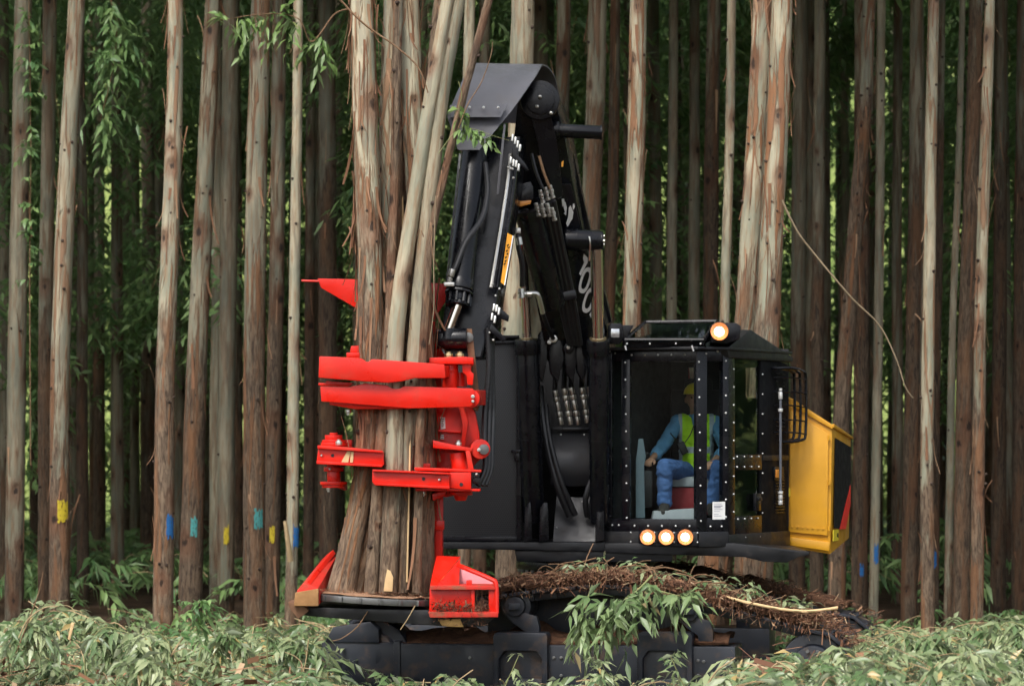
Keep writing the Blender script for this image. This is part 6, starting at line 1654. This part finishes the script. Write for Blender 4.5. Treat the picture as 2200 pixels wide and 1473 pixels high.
def leafy(name, label, cat, pts, r0, r1, shoots, L, Wd, leafmat, twigmat, seed, spread=0.9, nl=9, bl=(0.15, 0.3), droop=0.7, down=0.3, t0=0.15):
    """one branch: a curved bare axis with leafy shoots as its parts"""
    P = catmull([W(*p) for p in pts], 10)
    t = thing(name, tuple(P[0]), label, cat)
    m = MB(); m.tube(P, lambda u: r0 + (r1 - r0) * u, 6, 1); m.build("branch_axis", twigmat, t, 60)
    rng = np.random.default_rng(seed); idx = (len(P) - 1) * (t0 + (1 - t0) * rng.random(shoots))
    O = np.array([P[int(i)] for i in idx])
    ax = unit(np.array([P[min(int(i) + 1, len(P) - 1)] - P[max(int(i) - 1, 0)] for i in idx]))
    B = unit(ax * 0.5 + rng.normal(0, spread, (shoots, 3)) + np.array([[0, -0.1, -down]]))
    v, f, r = sprays(O, B, bl[0] + (bl[1] - bl[0]) * rng.random(shoots), nl, L, Wd, droop, rng)
    o = link("leaves", np_mesh("leaves", v, f, leafmat, r), t, "stuff")
    return t
leafy("leafy_branch", "leafy green branch draped over the middle of the near track", "branch", [(1400, 1236, -2.55), (1375, 1262, -2.76), (1345, 1285, -2.90), (1310, 1312, -2.94)], 0.012, 0.004, 24, 0.16, 0.045, LEAF_BRANCH, TWIG_GREEN, 61, 1.0, 9, (0.12, 0.34), 0.5, 0.35)
leafy("leafy_branch", "smaller leafy twig hanging left of the draped green branch", "branch", [(1272, 1258, -2.45), (1262, 1285, -2.72), (1252, 1305, -2.82), (1250, 1328, -2.85)], 0.008, 0.003, 11, 0.18, 0.045, LEAF_BRANCH, TWIG_GREEN, 62, 0.6, 8, (0.14, 0.28), 0.6, 0.7)
leafy("leafy_branch", "leafy twig trailing right over the track beside the draped branch", "branch", [(1400, 1262, -2.6), (1430, 1272, -2.75), (1468, 1280, -2.8), (1486, 1268, -2.8)], 0.008, 0.003, 9, 0.17, 0.045, LEAF_BRANCH, TWIG_GREEN, 63, 0.6, 7, (0.12, 0.25), 0.6, 0.3)
leafy("leafy_branch", "green leafy twig dangling from the top edge in front of the thin pale trunk", "branch", [(760, 20, 4.6), (720, 30, 4.6), (670, 90, 4.6), (640, 40, 4.5), (570, 30, 4.5), (470, 45, 4.4)], 0.010, 0.004, 26, 0.17, 0.042, LEAF_FRESH, TWIG, 64, 0.7, 8, (0.15, 0.35), 0.7, 0.4, 0.3)
leafy("leafy_branch", "dark green leafy spray hanging at the upper left between trunks", "branch", [(230, -30, 8.5), (250, 60, 8.4), (240, 160, 8.3), (215, 260, 8.3)], 0.012, 0.004, 30, 0.19, 0.048, LEAF_FAR, TWIG, 65, 0.9, 9, (0.2, 0.5), 0.7, 0.5)
leafy("climbing_vine", "leafy green creeper climbing the trunk at the left edge", "vine", [(66, 1000, 9.2), (64, 600, 9.2), (66, 300, 9.2), (62, 0, 9.2)], 0.008, 0.006, 42, 0.12, 0.05, LEAF_FAR, TWIG, 66, 0.6, 6, (0.08, 0.2), 0.4, 0.1, 0.35)
leafy("leafy_vine", "thin light green vine with small leaves caught beside the hood", "vine", [(942, 330, -3.42), (985, 277, -3.42), (1020, 278, -3.40), (1060, 292, -3.36), (1094, 302, -3.3)], 0.004, 0.002, 9, 0.085, 0.040, LEAF_FRESH, TWIG_GREEN, 67, 0.5, 5, (0.06, 0.14), 0.4, 0.5)
leafy("leafy_vine", "short leafy shoot on the thinnest stem left of the hood", "vine", [(985, 175, -3.42), (992, 205, -3.42), (985, 235, -3.42), (996, 262, -3.42)], 0.004, 0.002, 6, 0.10, 0.045, LEAF_FRESH, TWIG_GREEN, 68, 0.5, 4, (0.05, 0.12), 0.4, 0.1)
leafy("seedling", "small leafy seedling on a curved stem rising left of the tracks", "seedling", [(330, 1473, -4.6), (372, 1400, -4.6), (408, 1345, -4.5), (428, 1288, -4.5)], 0.010, 0.004, 14, 0.11, 0.032, LEAF_FAR, TWIG_DRY, 69, 0.8, 8, (0.1, 0.24), 0.5, 0.1, 0.5)
leafy("seedling", "upright leafy sprig before the thick teal-marked trunk", "seedling", [(575, 1430, -4.2), (574, 1380, -4.2), (580, 1330, -4.2)], 0.007, 0.003, 7, 0.13, 0.03, LEAF_NEAR, TWIG_GREEN, 70, 0.6, 6, (0.1, 0.2), 0.3, -0.2, 0.4)
leafy("seedling", "leafy sprig standing in front of the middle of the track frame", "seedling", [(1330, 1473, -5.0), (1300, 1440, -5.0), (1292, 1420, -5.0)], 0.006, 0.003, 8, 0.10, 0.03, LEAF_NEAR, TWIG_GREEN, 71, 0.6, 6, (0.1, 0.2), 0.5, 0.1, 0.3)
leafy("seedling", "pale drooping sprig before the right step bracket", "seedling", [(1470, 1473, -5.2), (1452, 1435, -5.2), (1440, 1408, -5.2)], 0.006, 0.003, 7, 0.10, 0.034, LEAF_NEAR, TWIG_GREEN, 72, 0.6, 5, (0.1, 0.2), 0.5, 0.1, 0.4)
leafy("seedling", "small sprig in front of the left step bracket opening", "seedling", [(1085, 1473, -4.6), (1100, 1440, -4.6), (1114, 1408, -4.6)], 0.005, 0.003, 4, 0.09, 0.03, LEAF_NEAR, TWIG_GREEN, 73, 0.6, 4, (0.08, 0.16), 0.5, 0.1, 0.4)
ARCH = [("arching leafy spray at the far left bottom corner", 20, 1395, 40, 1345, 90, 1352, -4.2), ("fan of drooping leaves between the two leftmost marked trunks", 185, 1400, 222, 1348, 285, 1362, -4.0),
        ("fan of drooping leaves before the cream blue-marked trunk", 380, 1420, 345, 1362, 300, 1378, -4.6), ("drooping leafy tuft right of the cream trunk's foot", 430, 1400, 470, 1362, 520, 1380, -3.8),
        ("leafy tuft brushing the left end of the track frame", 600, 1420, 640, 1372, 690, 1392, -3.6), ("low pale leafy tuft at the bottom left middle", 250, 1460, 290, 1415, 345, 1430, -5.8),
        ("pale blurred leaf fan left of the bottom right corner", 1960, 1420, 2010, 1372, 2070, 1385, -6.4), ("tallest pale leaf fan in the bottom right corner", 2120, 1400, 2160, 1338, 2215, 1350, -6.4),
        ("pale leaf fan beside the right end of the track", 1850, 1440, 1810, 1392, 1765, 1408, -6.0), ("low blurred leaf fan at the bottom before the right wheel", 1700, 1470, 1745, 1425, 1800, 1440, -6.6),
        ("leaf fan rising behind the right heap before the cream trunk", 1900, 1410, 1945, 1370, 1990, 1385, -3.6)]
for k, (lab, ax_, ay, bx_, by, cx_, cy_, yy) in enumerate(ARCH):
    leafy("leafy_spray", lab, "branch", [(ax_, ay + 60, yy), (ax_, ay, yy), (bx_, by, yy), (cx_, cy_, yy - 0.1)], 0.008, 0.003, 17, 0.16, 0.042, LEAF_NEAR, TWIG_GREEN, 300 + k, 0.5, 9, (0.12, 0.26), 0.7, 0.35, 0.45)
def bare(name, label, cat, pts, r0, r1, mat):
    m = MB(); m.tube(catmull([W(*p) for p in pts], 10), lambda u: r0 + (r1 - r0) * u, 6, 1)
    return tag(m.build(name, mat, None, 60), label, cat)
bare("dead_vine", "long dead vine drooping from the big peeling trunk to the right", "vine", [(1680, 430, 3.4), (1715, 500, 3.4), (1770, 570, 3.4), (1830, 640, 3.4), (1890, 700, 3.4), (1925, 770, 3.4), (1945, 830, 3.4), (1962, 855, 3.4)], 0.012, 0.006, VINE)
bare("dead_twig", "bare brown twig slanting across the top of the bundle", "twig", [(722, -10, -3.5), (780, 50, -3.5), (850, 100, -3.5), (898, 145, -3.5), (920, 200, -3.48)], 0.010, 0.006, TWIG)
bare("dead_twig", "thin bare twig rising in front of the hood", "twig", [(985, 275, -3.45), (1005, 225, -3.45), (1035, 175, -3.45), (1055, 118, -3.45), (1058, 90, -3.45)], 0.006, 0.003, TWIG)
bare("dead_vine", "slender dead vine hanging along the right side of the bundle", "vine", [(936, 420, -3.42), (932, 560, -3.42), (932, 660, -3.42), (922, 740, -3.42)], 0.006, 0.004, VINE)
bare("curved_stick", "pale peeled stick curving along the litter on the right track", "stick", [(1545, 1277, -2.5), (1600, 1292, -2.7), (1680, 1308, -2.75), (1740, 1312, -2.75), (1800, 1305, -2.75)], 0.012, 0.016, WOOD)
bare("dry_stalk", "dry stalk bending over at the lower left foreground", "stalk", [(40, 1370, -4.5), (60, 1330, -4.5), (95, 1305, -4.5), (125, 1302, -4.5)], 0.007, 0.004, TWIG_DRY)
bare("dry_stalk", "tall thin reddish stalk near the yellow-marked trunk", "stalk", [(35, 1400, -4.4), (66, 1320, -4.4), (84, 1270, -4.4), (93, 1228, -4.4)], 0.006, 0.004, TWIG)
bare("dry_stalk", "pale dry stalk arching in the lower left near the track", "stalk", [(640, 1480, -5.2), (655, 1430, -5.2), (662, 1380, -5.2), (664, 1372, -5.2)], 0.006, 0.003, TWIG_DRY)
bare("dry_stalk", "second dry stalk leaning left beside the arching one", "stalk", [(655, 1480, -5.2), (650, 1430, -5.2), (635, 1410, -5.2), (612, 1400, -5.2)], 0.006, 0.003, TWIG_DRY)
bare("dry_stalk", "arched dry stalk in front of the right track wheel", "stalk", [(1640, 1480, -6.0), (1652, 1440, -6.0), (1680, 1420, -6.0), (1710, 1432, -6.0), (1725, 1460, -6.0)], 0.006, 0.004, TWIG_DRY)
bare("dry_stalk", "dry stalk leaning right beside the right end of the track frame", "stalk", [(1518, 1473, -5.0), (1540, 1440, -5.0), (1562, 1425, -5.0), (1580, 1412, -5.0)], 0.008, 0.005, TWIG_DRY)
bare("dead_twig", "fine twig hanging below the saw disc", "twig", [(790, 1312, -3.5), (768, 1345, -3.5), (735, 1370, -3.5), (712, 1376, -3.5)], 0.006, 0.003, TWIG)
bare("dead_twig", "short pale twig jutting below the right saw housing", "twig", [(892, 1300, -3.5), (875, 1330, -3.5), (860, 1352, -3.5)], 0.006, 0.004, TWIG_DRY)
m = MB(); m.prism([(145, 1372), (153, 1336), (160, 1338), (150, 1375)], -4.3, -4.27, 0.004); tag(m.build("wood_splinter", WOOD), "pale upright wood splinter in the left branches", "splinter")
m = MB(); m.tube([W(612, 1118, 5.9), W(618, 1160, 5.9), W(624, 1205, 5.95)], lambda u: 0.02 + 0.015 * u, 8, 3); tag(m.build("broken_branch", TWIG_DRY), "broken branch stub propped against the thin pale blue-marked trunk", "branch")
m = MB(); P = [W(758, 1312, -2.35), W(820, 1296, -2.35), (W(900, 1288, -2.35)), W(960, 1290, -2.35)]; m.tube(P, lambda u: 0.06 + 0.02 * math.sin(u * 9), 10, 5); lg = m.build("rotten_log", flat("rotten_bark", (0.14, 0.085, 0.05), 0.95, 0, 0.5)); tag(lg, "mud-crusted piece of log lying under the saw disc", "log")
